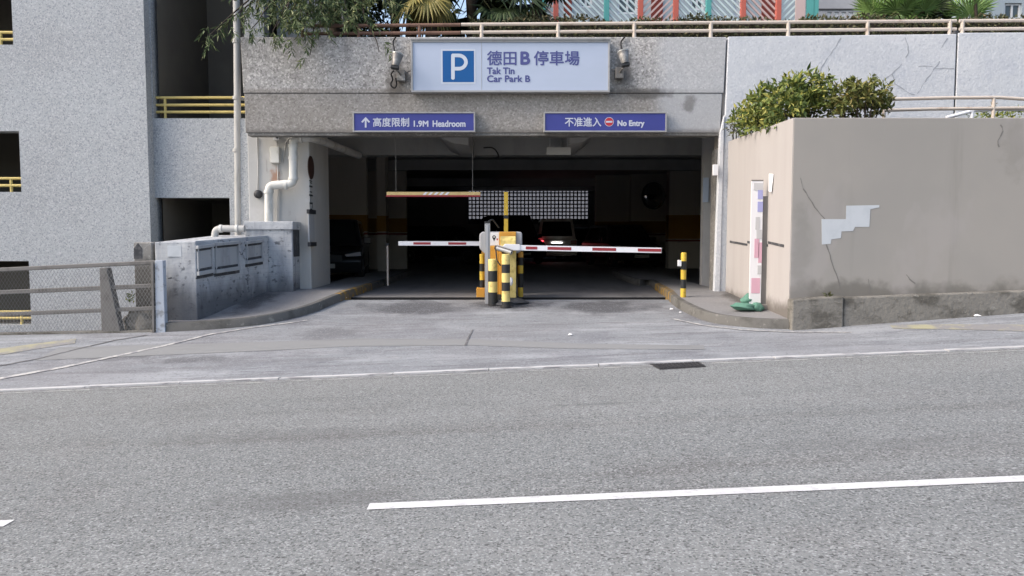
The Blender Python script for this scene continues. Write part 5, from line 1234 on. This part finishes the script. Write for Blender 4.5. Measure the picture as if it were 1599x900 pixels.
build_palm('shaded fan palm behind the right-hand railing', 1458, 15.9, 5.2, 10, .7, 'leaf_palm_dark', spread=(.5,1.5), seed=11, droop=(0,.15), blade=.04, trunk=False)
build_palm('bright fan palm right of the shaded one', 1507, 15.6, 5.15, 6, .66, 'leaf_palm', spread=(.5,1.4), seed=12, droop=(0,.15), blade=.034, trunk=False)
dense_tree('thin_tree', 'thin pale-stemmed tree before the right-hand block windows', 1528, 15.3, 2.2, [(0,.3,2.2,.5),(-.4,0,1.6,.25)], 500, .035, 'leaf_hedge')

# coloured estate fence on the deck
ef = thing('estate_fence', 'coral and turquoise fence of slanted slats above the hedge', 'fence', (4,16.8,4.4))
EY = 16.8
cols = [(848,'teal'),(868,'coral'),(947,'teal'),(1000,'coral'),(1055,'coral'),(1106,'teal'),(1160,'coral'),(1215,'coral'),(1273,'teal')]
for x, m_ in cols:
    p = U(x, 20, EY); mb = MB(); mb.box(p.x-.055,p.x+.055,EY-.05,EY+.05,4.4,8); mb.build('post', m_, ef, bevel=.006)
for i, ((x0, m0), (x1, m1)) in enumerate(zip(cols, cols[1:])):
    a, b = U(x0,20,EY).x+.06, U(x1,20,EY).x-.06
    sl = 'coral_pale' if m0 == 'coral' and m1 == 'coral' else 'teal_pale'
    if i in (0,1): sl = 'coral_pale' if i == 0 else 'teal_pale'
    mb = MB(); mb.box(a,b,EY-.02,EY+.02,5.55,5.62); z = 4.6; s = 1 if i % 4 == 3 else -1
    zb = 5.62
    k = -4.0
    while k < 4.5:
        # slanted slat clipped to the bay
        x_0, x_1 = a, b; z_0 = 6.5+k; z_1 = z_0 + s*(b-a)*1.0
        lo_, hi_ = 5.62, 8.0
        t0, t1 = 0., 1.
        dzz = z_1-z_0
        for lim, sign in ((lo_, 1), (hi_, -1)):
            if sign*dzz > 0: t0 = max(t0, (lim-z_0)/dzz) if sign*(dzz) > 0 else t0
            else: t1 = min(t1, (lim-z_0)/dzz)
        if t1-t0 > .05:
            p, q = Vector((a+(b-a)*t0,EY,z_0+dzz*t0)), Vector((a+(b-a)*t1,EY,z_0+dzz*t1)); d = (q-p).normalized(); n_ = Vector((-d.z,0,d.x))*.018
            mb.prism([p-n_, q-n_, q+n_, p+n_], (0,.03,0))
        k += .145
    mb.build('slat_panel', sl, ef)
a, b = U(1241,20,EY).x, U(1256,20,EY).x
mb = MB(); mb.box(a,b,EY-.05,EY-.022,5.5,8); mb.build('infill_panel', 'coral_pale', ef)
a, b = U(1258,20,EY).x, U(1270,20,EY).x
mb = MB(); mb.box(a,b,EY-.05,EY-.022,5.5,8); mb.build('infill_panel', 'teal', ef)
def block(name, label, x0, x1, Y, z0, z1, m_, wins, dep=8, extra=()):
    t = thing(name, label, 'building', ((x0+x1)/2, Y, 4.4)); mb = MB()
    wallholes(mb, x0, x1, z0, z1, Y, .2, [w for w in wins]); mb.quad((x0,Y,z0),(x0,Y+dep,z0),(x0,Y+dep,z1),(x0,Y,z1)); mb.quad((x1,Y+dep,z0),(x1,Y,z0),(x1,Y,z1),(x1,Y+dep,z1)); mb.quad((x0,Y+.2,z1),(x1,Y+.2,z1),(x1,Y+dep,z1),(x0,Y+dep,z1))
    mb.build('wall', m_, t)
    for (a, b, c, d) in wins:
        mb = MB(); frame_rect(mb, a+.003, b-.003, c+.003, d-.003, Y+.06, Y+.12, .06); mb.box((a+b)/2-.03,(a+b)/2+.03,Y+.062,Y+.118,c+.06,d-.06); f = mb.build('window', 'win_frame', t)
        mb = MB(); mb.quad((a,Y+.1,c),(b,Y+.1,c),(b,Y+.1,d),(a,Y+.1,d)); g_ = mb.build('pane', 'win_glass', f); g_.location = (0,0,0)
    for (a, b, c, d, mm) in extra:
        mb = MB(); mb.box(a,b,Y-.03,Y+.0-.002,c,d); mb.build('door_panel', mm, t)
    return t
def wr_(x0, x1, y0, y1, Y): a, b = U(x0,y1,Y), U(x1,y0,Y); return (a.x,b.x,a.z,b.z)
BYY = 22.0
block('estate_building', 'pale teal estate building with maroon doors behind the coral fence', U(850,0,BYY).x, U(1262,0,BYY).x, BYY, 4.2, 12, 'estate_wall',
      [wr_(964,996,-20,22,BYY), wr_(1078,1100,-20,16,BYY), wr_(1146,1158,-20,26,BYY), wr_(905,925,-30,12,BYY)],
      extra=[wr_(1016,1035,-10,60,BYY)+('estate_red',), wr_(1188,1212,-30,60,BYY)+('estate_red',), wr_(880,893,-30,60,BYY)+('estate_red',)])
BG = 33.0
block('grey_block', 'grey tiled housing block behind the right-hand palms', U(1263,0,BG).x, U(1480,0,BG).x, BG, 4.2, 16, 'estate_grey', [wr_(x,x+7,19,26,BG) for x in (1292,1303,1314,1325)] + [wr_(1350,1375,-40,5,BG)],
      extra=[wr_(1263,1345,14,16.5,BG)+('cover_dark',)])
block('grey_block', 'pale block with large windows at the right end above the railing', U(1530,0,26).x, U(1900,0,26).x, 26, 4.2, 16, 'estate_wall', [wr_(1568,1596,5,30,26), wr_(1606,1650,5,30,26)])
# litter
for (x, y, s, lb) in ((1524,494.5,.05,'white paper scrap on the right-hand footpath'), (539,466.5,.03,'tiny white scrap in the gutter by the left kerb'), (1048,484,.03,'pale litter scrap in the gutter by the right kerb'), (1062,489,.022,'tiny litter chip below the pale scrap at the right kerb'), (890,524,.03,'small pale chip lying on the driveway')):
    p = G(x, y); mb = MB(); mb.add([(p.x-s,p.y-s*.8,p.z+.008),(p.x+s,p.y-s,p.z+.012),(p.x+s*.9,p.y+s,p.z+.02),(p.x-s*.2,p.y+s*1.1,p.z+.045*s/.05),(p.x,p.y,p.z+.04*s/.05)], [(0,1,4),(1,2,4),(2,3,4),(3,0,4)]); tag(mb.build('paper_scrap', 'paper'), lb, 'litter', 'litter scraps on the ground')
for o in bpy.data.objects:
    if '_world' in o: del o['_world']
